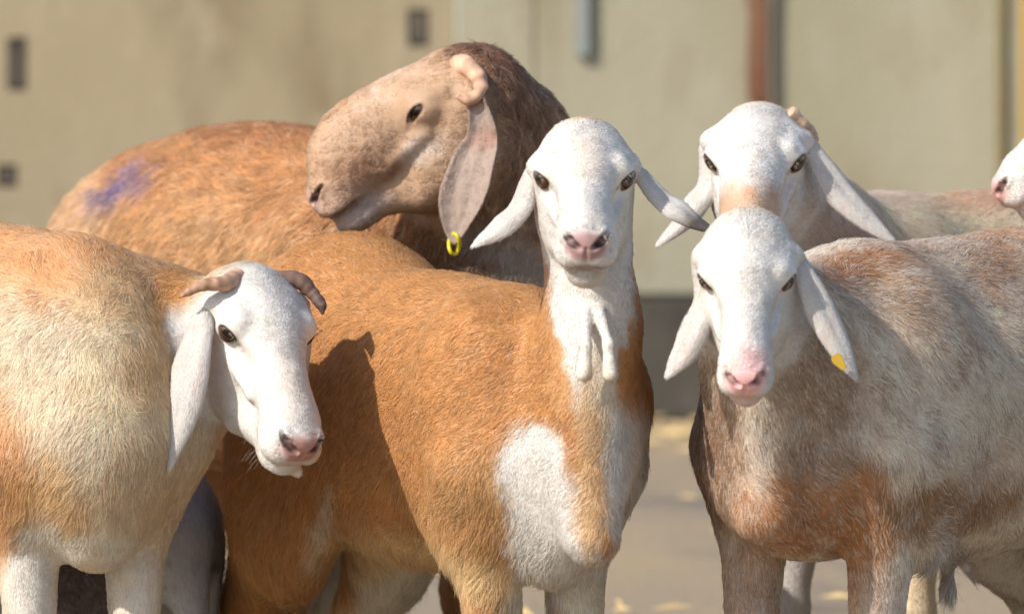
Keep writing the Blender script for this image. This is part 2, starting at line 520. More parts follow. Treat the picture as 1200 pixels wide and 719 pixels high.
def build_sheep(sp):
    fr, hd = sp['frame'], sp['head']
    root = bpy.data.objects.new("sheep", None); C.objects.link(root)
    root.location = (fr.t[0], fr.t[1], 0); root.empty_display_size = 0.1
    tag_props(root, sp['label'], 'sheep', 'sheep standing together in the yard')
    bpy.context.view_layer.update()
    prims = body_prims(fr, sp['body'])
    prims += sp['neck'](fr, hd)
    prims += head_prims(hd, sp.get('hp', {}))
    prims += sp['extra'](fr, hd) if 'extra' in sp else []
    # subtractive cuts last
    prims = [p for p in prims if p['op'] == 'u'] + [p for p in prims if p['op'] == 's']
    hstep = sp.get('step', .009)
    V, Q = surface(prims, hstep)
    bm = bmesh.new()
    bv = [bm.verts.new(v) for v in V]
    for q in Q:
        try: bm.faces.new([bv[i] for i in q])
        except ValueError: pass
    hc = hd.pt((.05, 0, -.015)); hr = .165 * hd.s
    fc = hd.pt((.09, 0, 0))
    eyes_ = [hd.pt((EYE_C + EYE_D * .015) * np.array([1, s_, 1])) for s_ in (1, -1)]
    fine = [(hd.pt((.155, 0, -.02)), .046 * hd.s)] + [(e_, .030 * hd.s) for e_ in eyes_]
    more = sp.get('refine', [])
    for regions in ([(hc, hr)] + more, [(hc, hr * .95)] + [(c_, r_ * .92) for c_, r_ in more], fine):
        es = set()
        for f in bm.faces:
            m_ = f.calc_center_median()
            if any((m_ - Vector(c_)).length < r_ for c_, r_ in regions): es.update(f.edges)
        bmesh.ops.subdivide_edges(bm, edges=list(es), cuts=1, use_grid_fill=True)
    me = bpy.data.meshes.new("tmp"); bm.to_mesh(me); bm.free()
    n = len(me.vertices); co = np.empty(n * 3); me.vertices.foreach_get("co", co); V = co.reshape(-1, 3)
    faces = [tuple(p.vertices) for p in me.polygons]
    bpy.data.meshes.remove(me)
    act = np.zeros(n, bool)
    for c_, r_ in [(hc, hr * 1.12)] + [(c_, r_ * 1.15) for c_, r_ in more]:
        act |= np.linalg.norm(V - c_, axis=1) < r_
    VA = V[act]; lo_, hi_ = VA.min(0) - .03, VA.max(0) + .03
    hprims = [p for p in prims if np.all(prim_box(p)[0] - p['k'] < hi_) and np.all(prim_box(p)[1] + p['k'] > lo_)]
    for _ in range(3):
        f = sdf(hprims, VA); g = sdf_grad(hprims, VA)
        gl = np.maximum((g * g).sum(1), .15)
        st = (f / gl)[:, None] * g
        ln = np.linalg.norm(st, axis=1, keepdims=True); st *= np.minimum(1, .004 / np.maximum(ln, 1e-9))
        VA = VA - st
    g = rows(sdf_grad(hprims, VA))
    VA = VA + g * (.0011 * fbm(VA, 55, 29, 2) + .0009 * noise(VA, 26, 23))[:, None]
    V[act] = VA
    earflag = np.zeros(n); inner = np.zeros(n); eart = np.zeros(n)
    Vs, Fs = [V], list(faces)
    base = n
    for e in sp['ears']:
        ev, ef, ei, et = ear_mesh(e['st'], e['face'])
        Vs.append(ev); Fs += [tuple(i + base for i in f) for f in ef]
        earflag = np.concatenate([earflag, np.full(len(ev), 1.0 + e.get('id', 0))]); inner = np.concatenate([inner, ei]); eart = np.concatenate([eart, et])
        base += len(ev)
    V = np.concatenate(Vs)
    meo = bpy.data.meshes.new("body")
    meo.from_pydata([tuple(v) for v in V], [], Fs)
    # orient
    meo.update()
    nv = len(V)
    no = np.empty(nv * 3); meo.vertices.foreach_get("normal", no); N = no.reshape(-1, 3)
    if n:
        g = rows(sdf_grad(hprims, VA[::7]))
        if (g * N[:n][act][::7]).sum(1).mean() < 0:
            meo.flip_normals(); meo.update(); meo.vertices.foreach_get("normal", no); N = no.reshape(-1, 3).copy()
            N[n:] = -N[n:]
    info = dict(sp=sp, fr=fr, hd=hd)
    cols, length = sp['paint'](V, N, earflag, inner, eart, info)
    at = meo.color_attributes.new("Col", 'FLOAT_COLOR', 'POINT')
    c4 = np.ones((nv, 4), np.float32); c4[:, :3] = np.clip(cols * (1 - .22 * sstep(.002, .008, length))[:, None], 0, .95); c4[:, 3] = (earflag > 0) * .20  # skin under fur darkened to imitate the shade among the hairs
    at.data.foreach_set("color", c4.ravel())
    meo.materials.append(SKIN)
    meo.polygons.foreach_set("use_smooth", [True] * len(meo.polygons))
    meo.update()
    body = bpy.data.objects.new("body", meo); C.objects.link(body)
    body.parent = root; body.matrix_parent_inverse = root.matrix_world.inverted()
    for s in (1, -1): eyeball(hd, s, root)
    if 'parts' in sp: sp['parts'](root, fr, hd)
    fleece(sp, root, meo, V, N, earflag, inner, eart, info)
    return root

FUR_SCALE = 1.0
def fleece(sp, root, me, V, N, earflag, inner, eart, info):
    me.calc_loop_triangles()
    nt_ = len(me.loop_triangles)
    tri = np.empty(nt_ * 3, np.int32); me.loop_triangles.foreach_get("vertices", tri); tri = tri.reshape(-1, 3)
    A, B, D = V[tri[:, 0]], V[tri[:, 1]], V[tri[:, 2]]
    area = .5 * np.linalg.norm(np.cross(B - A, D - A), axis=1)
    ctr = (A + B + D) / 3
    tn = rows(N[tri].mean(1))
    dens = sp['density'](ctr, tn, earflag[tri[:, 0]], info)
    # the far flanks, which only neighbours see, carry a thinner coat
    dens = dens * np.where(tn[:, 1] > .35, .22, 1.0) * np.where(tn[:, 2] < -.6, .5, 1.0)
    px, py = toPx(ctr)
    dens = dens * np.where((py > 760), .25, 1.0) * np.clip(1 - .75 * np.maximum(-60 - px, px - 1260) / 160, .25, 1)
    wgt = area * dens
    n = int(wgt.sum() * FUR_SCALE)
    if n < 10: return
    cum = np.cumsum(wgt); cum /= cum[-1]
    ti = np.minimum(np.searchsorted(cum, RNG.random(n)), nt_ - 1)
    r1, r2 = np.sqrt(RNG.random(n)), RNG.random(n)
    ba, bb, bc = 1 - r1, r1 * (1 - r2), r1 * r2
    pick = lambda X: (X[tri[ti, 0]] * ba[:, None] + X[tri[ti, 1]] * bb[:, None] + X[tri[ti, 2]] * bc[:, None])
    P = pick(V); Nn = rows(pick(N))
    ef = earflag[tri[ti, 0]]; inn = pick(inner[:, None])[:, 0]; et = pick(eart[:, None])[:, 0]
    hw_ = np.where(ef > 0, 0, sp.get('mixed', .005) * (1 - .8 * masks(P, ef, info)[2]))[:, None]
    col, ln = sp['paint'](P + hw_ * RNG.normal(size=P.shape), Nn, ef, inn, et, info)
    for rcol, pr, amt in sp.get('roan', []):
        body_ = 1 - masks(P, ef, info)[2]
        hit = (RNG.random(n) < pr * body_ * (.55 + .9 * (fbm(P, 24, 83, 2) + .3)))[:, None] * amt
        col = col * (1 - hit) + np.asarray(rcol) * hit
    keep = ln > .0008
    P, Nn, ef, col, ln, et = P[keep], Nn[keep], ef[keep], col[keep], ln[keep], et[keep]; n = len(P)
    flow = sp['flow'](P, Nn, ef, info)
    # wander of the nap: slow waves and small locks
    ax = np.stack([noise(P, 14, 1), noise(P, 14, 2), noise(P, 14, 3)], 1)
    bx = np.stack([noise(P, 46, 4), noise(P, 46, 5), noise(P, 46, 6)], 1)
    cx = RNG.normal(size=(n, 3))
    wav = sp.get('wave', 1.0)
    flow = flow + wav * (.55 * ax + .50 * bx) + .16 * cx
    tdir = rows(flow - Nn * (flow * Nn).sum(1)[:, None])
    lift = sp.get('lift', .25) * (1 + .35 * noise(P, 60, 9)) + .10 * RNG.normal(size=n)
    lift = np.where(ef > 0, .30, np.clip(lift, .08, 1.1))
    ln = ln * (0.70 + .5 * RNG.random(n) + .5 * (RNG.random(n) < .04)) * (1 + .30 * noise(P, 70, 21)) * (1 + .25 * noise(P, 18, 24))
    # clump locks: cells about a centimetre wide share a tip
    cell = sp.get('clump', .011)
    jit = P + .35 * cell * np.stack([noise(P, 1.3 / cell, 31), noise(P, 1.3 / cell, 32), noise(P, 1.3 / cell, 33)], 1)
    ids = np.floor(jit / cell).astype(np.int64)
    key = (ids[:, 0] * 1000003 + ids[:, 1] * 10007 + ids[:, 2])
    _, inv = np.unique(key, return_inverse=True)
    cnt = np.bincount(inv).astype(float)
    cen = np.stack([np.bincount(inv, P[:, i]) / cnt for i in range(3)], 1)[inv]
    d0 = tdir * np.cos(lift)[:, None] + Nn * np.sin(lift)[:, None]
    l2 = lift * .35
    d1 = tdir * np.cos(l2)[:, None] + Nn * np.sin(l2)[:, None]
    d2 = tdir * np.cos(lift * -.05)[:, None] + Nn * np.sin(lift * -.05)[:, None]
    L = ln[:, None]
    p0 = P - Nn * .0006
    p1 = P + d0 * L * .36
    p2 = p1 + d1 * L * .34
    p3 = p2 + d2 * L * .30
    cs = np.minimum(.95, sp.get('clump_pull', .38) * np.minimum(1, ln / .010) * (1 + .9 * sstep(.016, .028, ln)))[:, None]
    pull = (cen - P); pull = pull - Nn * (pull * Nn).sum(1)[:, None]
    p2 = p2 + pull * cs * .45; p3 = p3 + pull * cs * .85
    pos = np.stack([p0, p1, p2, p3], 1).reshape(-1, 3).astype(np.float32)
    r0 = sp.get('hair', .00026) * (0.75 + .5 * RNG.random(n)) * np.where(ln < .008, .75, 1.0)
    rad = (r0[:, None] * np.array([1.0, .95, .72, .22])).ravel().astype(np.float32)
    var = sp.get('vary', .11)
    lockv = (hash3(np.stack([inv, inv * 0, inv * 0], 1), 77) - .5)
    val = 1 + var * np.clip(ln / .012, .35, 1) * RNG.normal(size=n) + sp.get('lockvar', .18) * lockv * np.minimum(1, ln / .010)
    col = np.clip(col * val[:, None], .004, .93)
    # lashes along the upper lids, whiskers about the lips and chin
    hd = info['hd']; ex, er, ec_, en = [], [], [], []
    def strand(p, d0_, d1_, L0, r_, c_):
        p = np.asarray(p); a_ = unit(d0_); b_ = unit(d1_)
        ex.append([p, p + a_ * L0 * .35, p + (a_ * .6 + b_ * .4) * L0 * .7, p + (a_ * .45 + b_ * .55) * L0]); er.append(r_); ec_.append(c_); en.append(a_)
    for s_ in (1, -1):
        f2, ed, u2 = eye_axes(s_, sp.get('hp', {}).get('eye_tilt', -.12)); ecn = EYE_C * np.array([1, s_, 1])
        for k_ in range(22):
            v = RNG.uniform(.25, 2.9)
            loc = ecn + ed * .0192 + f2 * (.0128 * math.cos(v)) + u2 * (.0070 * math.sin(v) * .9)
            d_ = hd.R @ (ed * .9 + u2 * .35 + f2 * .35 * math.cos(v)); dn = hd.R @ (ed * .6 - u2 * .9)
            strand(hd.pt(loc), d_, dn, RNG.uniform(.004, .008) * hd.s, .00018, sp.get('lash', (.58, .50, .43)))
        mz_ = sp.get('hp', {}).get('mz', 1.15)
        for k_ in range(26):
            q_ = np.array([RNG.uniform(.110, .150), s_ * RNG.uniform(.012, .028), RNG.uniform(-.060, -.026)])
            q_ = MUZ + (q_ - MUZ) * mz_
            out_ = hd.R @ unit([.4, s_ * 1.0, -.5 + RNG.normal() * .4]); strand(hd.pt(q_), out_, out_ + np.array([0, 0, -.8]), RNG.uniform(.012, .028), .00013, (.62, .58, .52))
    ex = np.array(ex).reshape(-1, 3).astype(np.float32); n2 = len(er)
    pos = np.concatenate([pos, ex]); rad = np.concatenate([rad, (np.array(er)[:, None] * np.array([1, .9, .7, .25])).ravel().astype(np.float32)])
    col = np.concatenate([col, np.array(ec_)]); Nn = np.concatenate([Nn, np.array(en)]); n = n + n2
    hc = bpy.data.hair_curves.new("coat")
    hc.add_curves([4] * n)
    hc.attributes["position"].data.foreach_set("vector", pos.ravel())
    ra = hc.attributes.get("radius") or hc.attributes.new("radius", 'FLOAT', 'POINT')
    ra.data.foreach_set("value", rad)
    ca = hc.attributes.new("fur_col", 'FLOAT_COLOR', 'CURVE')
    c4 = np.ones((n, 4), np.float32); c4[:, :3] = col; ca.data.foreach_set("color", c4.ravel())
    na = hc.attributes.new("fur_nrm", 'FLOAT_VECTOR', 'CURVE')
    na.data.foreach_set("vector", Nn.astype(np.float32).ravel())
    hc.materials.append(FUR)
    o = bpy.data.objects.new("coat", hc); C.objects.link(o)
    o.parent = root; o.matrix_parent_inverse = root.matrix_world.inverted()
    print("coat strands", sp['label'][:30], n)
#SECTION_SHEEP
# ------------------------------------------------------------------ coats: colour, length, nap
def patch_mask(P, px, py, pt, warp):
    cx, cy, rx, ry, ang, soft = pt[:6]
    a = math.radians(ang)
    dx, dy = px - cx, py - cy
    u = dx * math.cos(a) + dy * math.sin(a); v = -dx * math.sin(a) + dy * math.cos(a)
    r = np.sqrt((u / rx) ** 2 + (v / ry) ** 2) + warp
    if len(pt) > 6 and pt[6] is not None: r = r + 4 * np.maximum(0, P[:, 1] - pt[6]) / .05
    if len(pt) > 7: r = r + 4 * np.maximum(0, pt[7] - P[:, 1]) / .05
    return 1 - sstep(1 - soft, 1 + soft, r)

def masks(P, ef, info):
    hd, fr = info['hd'], info['fr']
    hl = hd.local(P); bl = fr.local(P)
    sx = np.clip(hl[:, 0], -.03, .14)
    near = 1 - sstep(.088, .108, np.linalg.norm(hl - np.stack([sx, 0 * sx, -.01 - .15 * sx], 1), axis=1))
    head = sstep(-.085, -.045, hl[:, 0] + .35 * np.minimum(0, hl[:, 2] + .03)) * near
    head = np.where(ef > 0, 1, head)
    leg = 1 - sstep(.32, .41, bl[:, 2])
    # how far along from body to head
    a = fr.pt((.30, 0, .60)); b = hd.pt((-.05, 0, 0)); ab = b - a
    t = ((P - a) @ ab) / (ab @ ab)
    neck = sstep(.05, .5, t) * (1 - sstep(.20, .30, np.linalg.norm((P - a) - np.outer(np.clip(t, 0, 1), ab), axis=1)))
    return hl, bl, head, leg, neck

def ellm(hl, c, r, soft=.25):
    return 1 - sstep(1 - soft, 1 + soft, np.linalg.norm((hl - np.array(c)) / np.array(r), axis=1))

def lay(col, m, c, amt=1.0):
    m = (m * amt)[:, None]
    return col * (1 - m) + np.asarray(c) * m

def make_paint(o):
    def paint(P, N, ef, inn, et, info):
        hl, bl, head, leg, neck = masks(P, ef, info)
        px, py = toPx(P)
        n = len(P)
        warp = .20 * fbm(P, 16, 3) + .16 * noise(P, 75, 8)
        col = np.tile(o['base'], (n, 1))
        for pt in o['patches']:
            col = lay(col, patch_mask(P, px, py, pt[0], warp * pt[3] if len(pt) > 3 else warp), pt[1], pt[2])
        # streaks of the coat, stretched along the nap
        fr = info['fr']
        q = np.stack([bl[:, 0] * 26, bl[:, 1] * 60, bl[:, 2] * 34], 1)
        st = fbm(q, 1.0, 41, 3)
        mo = o.get('mottle', (0.10, None))
        col = col * (1 + mo[0] * st[:, None])
        if mo[1] is not None:
            m2 = sstep(.02, .45, fbm(q * 1.4, 1.0, 91, 3)) * mo[2] * (1 - head)
            col = lay(col, m2, mo[1])
        if o.get('fleck') is not None:
            m3 = sstep(.42, .62, noise(q * 2.2, 1.0, 63)) * o['fleck'][1] * (1 - head)
            col = lay(col, m3, o['fleck'][0])
        # the head
        hc = np.tile(o['face'], (n, 1))
        for c, r, cc, amt, soft in o.get('face_marks', []):
            mm = ellm(hl + .006 * noise(P, 60, 12)[:, None], c, r, soft)
            hc = lay(hc, mm, cc, amt)
            if c[1] != 0:
                hc = lay(hc, ellm(hl + .006 * noise(P, 60, 13)[:, None], (c[0], -c[1], c[2]), r, soft), cc, amt)
        dirt = sstep(.05, .55, fbm(P, 38, 57, 3)) * o.get('dirt', .36)
        hc = lay(hc, dirt, o['face'] * np.array([.86, .76, .64]))
        hc = hc * (1 + .06 * fbm(P, 75, 51, 2)[:, None])
        mzv = info['sp'].get('hp', {}).get('mz', 1.15); mwv = info['sp'].get('hp', {}).get('muzzle', 1.0)
        hz = MUZ + (hl - MUZ) / np.array([mzv, mzv * mwv, mzv])
        nose = ellm(hz + .002 * noise(P, 150, 22)[:, None], o.get('nose_c', (.163, 0, -.0145)), o.get('nose_r', (.018, .0230, .0155)), .34)
        lips = ellm(hz, (.158, 0, -.0378), (.016, .018, .0046), .4)
        hl_m = hl.copy(); hl_m[:, 1] = np.abs(hl_m[:, 1]); hz = hz.copy(); hz[:, 1] = np.abs(hz[:, 1])
        lips = np.maximum(lips, ellm(hz, (.128, .028, -.038), (.032, .009, .0042), .4))
        ea = EYE_C + EYE_D * .019
        F2, ED_, U2 = eye_axes(1, info['sp'].get('hp', {}).get('eye_tilt', -.12))
        lidp = np.stack([(hl_m - ea) @ F2, (hl_m - ea) @ ED_, (hl_m - ea) @ U2 + .0008], 1)
        tl_ = info['sp'].get('hp', {}).get('lid', .95)
        gp_ = info['sp'].get('hp', {}).get('gape', 1.0)
        pl_ = np.array([[.168, 0, -.0378], [.150, .020, -.0395], [.122, .028, -.0375], [.094, .034, -.0310]]); dm_ = np.full(len(P), 1.0)
        for k_ in range(3):
            a_, b_ = pl_[k_], pl_[k_ + 1]; ab_ = b_ - a_
            tt_ = np.clip(((hz - a_) @ ab_) / (ab_ @ ab_), 0, 1)
            dm_ = np.minimum(dm_, np.linalg.norm(hz - a_ - tt_[:, None] * ab_, axis=1))
        crev = 1 - sstep(.0010 * gp_, .0034 * gp_, dm_)
        rim = ellm(lidp, (0, 0, 0), (.0158, .014, .0098 * tl_), .14)
        duct = ellm(lidp, (.019, -.004, -.004), (.008, .010, .0032), .5)
        nos = np.maximum(ellm(hz, (.162, .012, -.0125), (.007, .007, .0042), .5), ellm(hz, (.155, .018, -.0075), (.006, .005, .0038), .5))
        hc = lay(hc, lips, o['lip'], .8)
        hc = lay(hc, nose, o['nose'] * (1 + .12 * fbm(P, 180, 61)[:, None]), .88)
        hc = lay(hc, crev, o.get('mouth', srgb(104, 66, 60)), .85)
        hc = lay(hc, nos, srgb(58, 34, 32), .95)
        hc = lay(hc, rim, o.get('rim', srgb(92, 70, 64)), .85)
        hc = lay(hc, duct, o.get('rim', srgb(120, 92, 84)), .45)
        mk = np.where(ef > 0, 0, np.maximum(np.maximum(nose, np.maximum(nos, crev)), np.maximum(rim, lips * .8)))
        if o.get('head_warp', True):
            hb = np.clip(head + .35 * noise(P, 45, 14) * (head > .02) * (head < .98), 0, 1)
        else: hb = head
        col = lay(col, hb, [0, 0, 0]) + hc * hb[:, None]
        # ears
        if (ef > 0).any():
            e = ef > 0
            eo = np.tile(o.get('ear', o['face']), (n, 1)) * (1 + .06 * fbm(P, 70, 71)[:, None])
            ei = np.tile(o.get('ear_in', srgb(214, 178, 160)), (n, 1))
            c2 = np.where((inn > .5)[:, None], ei, eo)
            vein = sstep(.0, .5, fbm(np.stack([et * 9, hl[:, 1] * 60, hl[:, 2] * 40], 1), 1.0, 87, 3))
            c2 = lay(c2, vein * .30 * (et > .12), eo.mean(0) * np.array([.95, .78, .70]))
            for idd, lo, hi, cc, amt in o.get('ear_marks', []):
                mm = sstep(lo, hi, et + .05 * noise(P, 90, 15)) * (np.abs(ef - 1 - idd) < .5)
                c2 = lay(c2, mm, cc, amt)
            col = np.where(e[:, None], c2, col)
        L = o['len']
        ln = L['body'] * (1 - leg) + L['leg'] * leg
        ln = ln * (1 - neck) + L['neck'] * neck
        for pt in o.get('len_patches', []):
            ln = ln + patch_mask(P, px, py, pt[0], warp) * (pt[1] - ln)
        ln = ln * (1 - head) + L['head'] * head
        if 'crown' in L:
            cm = ellm(hl, (-.055, 0, .06), (.035, .04, .03), .4); ln = ln * (1 - cm) + L['crown'] * cm
        ln = np.where(ef > 0, np.where(inn < .5, L.get('ear', .0026) * 1.5, L.get('ear_in', 0.0)), ln)
        ln = np.where(ef > 0, ln, ln * (1 - .75 * ellm(hl_m, EYE_C + EYE_D * .012, (.034, .03, .027), .4)))
        ln = np.where(mk > .45, 0, ln)
        return col, ln
    return paint

def default_flow(P, N, ef, info):
    fr, hd = info['fr'], info['hd']
    hl, bl, head, leg, neck = masks(P, ef, info)
    fw = fr.R[:, 0]
    body = -fw * .75 + np.array([0, 0, -.75])
    top = sstep(.64, .74, bl[:, 2])[:, None]
    body = body * (1 - top) + (-fw * .95 + np.array([0, 0, -.15])) * top
    legd = np.array([0, 0, -1.0]) - fw * .1
    nd = unit(fr.pt((.2, 0, .5)) - hd.pt((-.03, 0, 0))) * .8 + np.array([0, 0, -.45])
    hdir = -hd.R[:, 0]
    # the face parts from the middle of the brow
    side = np.sign(hl[:, 1])[:, None] * hd.R[:, 1] * np.minimum(1, np.abs(hl[:, 1]) / .03)[:, None]
    hf = hdir * .9 + side * .5 + np.array([0, 0, -.25])
    f = body * (1 - leg[:, None]) + legd * leg[:, None]
    f = f * (1 - neck[:, None]) + nd * neck[:, None]
    f = f * (1 - head[:, None]) + hf * head[:, None]
    for i, e in enumerate(info['sp']['ears']):
        d = unit(np.array(e['st'][-1][:3]) - np.array(e['st'][0][:3]))
        f = np.where((np.abs(ef - 1 - i) < .5)[:, None], d * 1.6, f)
    return f

def make_density(body=250e3, head=520e3, ear=420e3):
    def density(P, N, ef, info):
        hl, bl, hm, leg, neck = masks(P, ef, info)
        d = body * (1 + .3 * leg) * (1 - hm) + head * hm
        return np.where(ef > 0, ear, d)
    return density

def default_neck(base_r=.125, mid_r=.095, top_r=.062, bend=(0, 0, 0), lower=(.36, 0, .50), throat=.045):
    def neck(fr, hd):
        a, b = fr.pt((.26, 0, .60)), hd.pt((-.045, 0, -.005))
        m = (a + b) / 2 + np.array(bend)
        s = fr.s
        lo, th = fr.pt(lower), hd.pt((-.015, 0, -.050))
        return [rc(WORLD, a, base_r * s, m, mid_r * s, .06), rc(WORLD, m, mid_r * s, b, top_r * hd.s, .05),
                rc(WORLD, lo, .085 * s, th, throat * hd.s, .06)]
    return neck

def ear(hd, side, st, face, root=(-.030, .046, .022), rootw=.0125, curl0=1.5, out=.030):
    """st rows (px, py, depth relative to the ear root, half-width in metres, curl)"""
    r0 = hd.pt((root[0], side * (root[1] - .012), root[2])); r1 = hd.pt((root[0] - .004, side * (root[1] + out * .55), root[2] + .001))
    rows_ = [(*r0, rootw, curl0), (*r1, rootw * 1.15, curl0)]
    for px, py, dy, hw, cu in st:
        rows_.append((*W(px, py, r1[1] + dy), hw, cu))
    return dict(st=rows_, face=face)

def ear_stub(hd, side, root=(-.030, .046, .022), out=.022, r=.019):
    a = hd.pt((root[0], side * (root[1] - .010), root[2])); b = hd.pt((root[0] - .003, side * (root[1] + out * .5), root[2]))
    return rc(WORLD, a, r * hd.s, b, r * .60 * hd.s, .02)

SHEEP = []
WHITE = srgb(230, 224, 217)
# ------------------------------------------------------------------ the caramel sheep in the middle
fr = BentFrame(body_frame(506, .40, 62, 1.05), .12)
hd = head_frame((685, 209), -.06, 0, 16, 0, 1.05)
e1 = ear(hd, -1, [(607, 239, -.01, .022, 1.0), (588, 257, -.02, .026, 1.0), (569, 275, -.025, .016, .9), (553, 290, -.03, .002, .6)], (.35, .55, -.75))
e2 = ear(hd, 1, [(777, 229, -.01, .022, 1.1), (798, 242, -.02, .024, 1.1), (818, 258, -.02, .015, 1.3), (838, 271, -.02, .003, 1.0)], (-.35, .55, -.75)); e2['id'] = 1
def neck3(fr, hd):
    b = hd.pt((-.045, 0, -.01))
    n0, n1 = W(688, 470, .12), W(695, 380, .05)
    return [rc(WORLD, fr.pt((.24, 0, .57)), .105, n0, .064, .06), rc(WORLD, n0, .066, n1, .054, .05),
            rc(WORLD, n1, .054, b, .060, .04), rc(WORLD, fr.pt((.40, 0, .52)), .070, W(694, 345, -.01), .034, .05),
            rc(WORLD, W(692, 430, .01), .025, W(694, 630, -.04), .035, .06)]
def extra3(fr, hd):
    P = []
    for x, a in ((685, -1), (715, 1)):       # the two wattles under the throat
        t0, t1, t2 = W(694 + a * 8, 366, -.052), W(x - a * 2, 404, -.076), W(x, 438, -.080)
        P += [rc(WORLD, t0, .0085, t1, .0060, .010), rc(WORLD, t1, .0060, t2, .0100, .008)]
    P += [ear_stub(hd, -1), ear_stub(hd, 1)]
    P += [rc(WORLD, fr.pt((-.44, 0, .60)), .06, W(402, 560, 1.00), .048, .05), rc(WORLD, W(402, 560, 1.00), .048, W(403, 690, 1.00), .064, .03), rc(WORLD, W(403, 690, 1.00), .064, W(405, 790, .98), .045, .03),
          ell(fr, (-.27, 0, .655), (.15, .11, .11), .07)]
    return P
CAR = srgb(208, 154, 100); CARD = srgb(192, 138, 86); CREAM = srgb(238, 226, 206)
paint3 = make_paint(dict(
    base=CAR, face=WHITE, nose=srgb(158, 114, 110), lip=srgb(150, 128, 124),
    patches=[((400, 300, 110, 40, 20, .5), CARD, .6), ((560, 620, 70, 90, 0, .5), srgb(218, 176, 126), .8),
             ((500, 660, 120, 34, 12, .4), srgb(232, 202, 154), .9),
             ((694, 345, 52, 92, 0, .12, .12), WHITE, 1), ((697, 420, 28, 58, 0, .2, .12), WHITE, 1), ((624, 542, 42, 52, 10, .2), WHITE, 1), ((646, 604, 48, 60, 15, .2), WHITE, 1), ((655, 655, 54, 50, 0, .2), WHITE, 1),
             ((738, 566, 34, 92, 0, .2), WHITE, 1), ((664, 672, 60, 46, 0, .2), WHITE, 1), ((615, 712, 26, 44, 10, .2), CREAM, 1), ((690, 730, 40, 50, 0, .2), CREAM, 1),
             ((699, 468, 21, 66, 0, .4), CREAM, .85), ((693, 555, 16, 100, 0, .4), srgb(226, 188, 142), .9), ((693, 605, 22, 36, 0, .5), srgb(226, 188, 142), .8),
             ((470, 710, 60, 60, 0, .2, None, .50), CREAM, 1), ((402, 690, 66, 120, 0, .2, None, .84), srgb(236, 226, 208), 1), ((366, 640, 12, 70, 18, .3), CREAM, .9),
             ((318, 660, 52, 110, 0, .25), srgb(206, 156, 102), 1)],
    mottle=(.13, None), ear=WHITE, ear_in=srgb(196, 150, 118),
    face_marks=[((.03, 0, .05), (.05, .022, .03), srgb(238, 218, 198), .5, .6), ((-.06, 0, .075), (.02, .018, .03), srgb(226, 190, 150), .8, .6),
                ((.155, 0, -.05), (.022, .024, .014), srgb(190, 178, 174), .7, .5)],
    ear_marks=[(1, .66, .80, srgb(92, 86, 84), .9), (1, .92, .98, srgb(225, 220, 215), .9)],
    len=dict(body=.014, leg=.012, neck=.010, head=.0045, crown=.009, ear=.003),
    len_patches=[((268, 600, 26, 100, 0, .4), .052), ((640, 580, 70, 90, 0, .2), .0055), ((697, 385, 56, 125, 0, .2), .004), ((500, 640, 170, 60, 15, .3), .026), ((300, 620, 80, 150, 0, .3), .036), ((692, 560, 26, 105, 0, .3), .012), ((400, 690, 60, 80, 0, .2), .03)],
))
SHEEP.append(dict(frame=fr, head=hd, body=dict(wide=.73, deep=.87, bw=.85, dip=.035, stance=.80, fshift=.05, legs={('h', 1): .08, ('h', -1): -.13}), neck=neck3, extra=extra3, ears=[e1, e2], hp=dict(crown=.010, mz=1.22), roan=[((.80, .64, .46), .08, .5), ((.26, .13, .06), .07, .5)], refine=[(W(698, 410, -.07), .055)], wave=.6, lockvar=.24,
    paint=paint3, flow=default_flow, density=make_density(),
    label="caramel sheep in the middle, white face turned to the camera, two wattles at its throat"))
# ------------------------------------------------------------------ the cream sheep at the left
fr = body_frame(16, .55, 66, 1.09)
hd = head_frame((316, 392), .20, 27, 39, -4, 1.16)
e1 = ear(hd, -1, [(230, 388, -.020, .024, .7), (219, 437, -.040, .031, .6), (207, 495, -.050, .025, .6), (197, 553, -.050, .003, .6)], (.45, .85, .1), root=(-.030, .050, .020))
e2 = ear(hd, 1, [(356, 385, .02, .018, .7), (352, 430, .03, .022, .9), (346, 470, .03, .018, .9), (342, 505, .03, .003, .6)], (-.5, .6, 0)); e2['id'] = 1
def neck1(fr, hd):
    a, b = fr.pt((.24, 0, .60)), hd.pt((-.036, 0, -.016))
    m = W(188, 408, .38)
    return [rc(WORLD, a, .135, m, .088, .06), rc(WORLD, m, .098, b, .062, .05),
            rc(WORLD, fr.pt((.34, 0, .50)), .10, W(200, 450, .33), .072, .06), rc(WORLD, W(200, 450, .33), .072, hd.pt((-.01, 0, -.052)), .040, .05)]
def extra1(fr, hd):
    b = hd.pt((.128, 0, -.058)); 
    return [ell(hd, (.035, 0, -.058), (.062, .030, .034), .03), ear_stub(hd, -1), ear_stub(hd, 1),
            rc(WORLD, b, .012, W(349, 554, b[1] + .0), .006, .012), rc(fr, (-.46, 0, .60), .06, (-.52, 0, .36), .045, .04)]
def parts1(root, fr, hd):
    r0 = hd.pt((-.052, -.026, .046)); r1 = hd.pt((-.052, .026, .046))
    ca, cb = srgb(186, 148, 122), srgb(146, 112, 88)
    horn([(*r0, .014), (*W(264, 332, r0[1] - .035), .0108), (*W(240, 334, r0[1] - .05), .0085), (*W(222, 341, r0[1] - .05), .0055), (*W(209, 349, r0[1] - .05), .001)], ca, cb, root, 8)
    horn([(*r1, .013), (*W(350, 329, r1[1] + .0), .0115), (*W(366, 343, r1[1] + .0), .0095), (*W(376, 357, r1[1] - .01), .008), (*W(379, 369, r1[1] - .015), .002)], srgb(120, 94, 82), srgb(84, 68, 62), root, 8)
CRM = srgb(242, 224, 198); TAN = srgb(230, 172, 116)
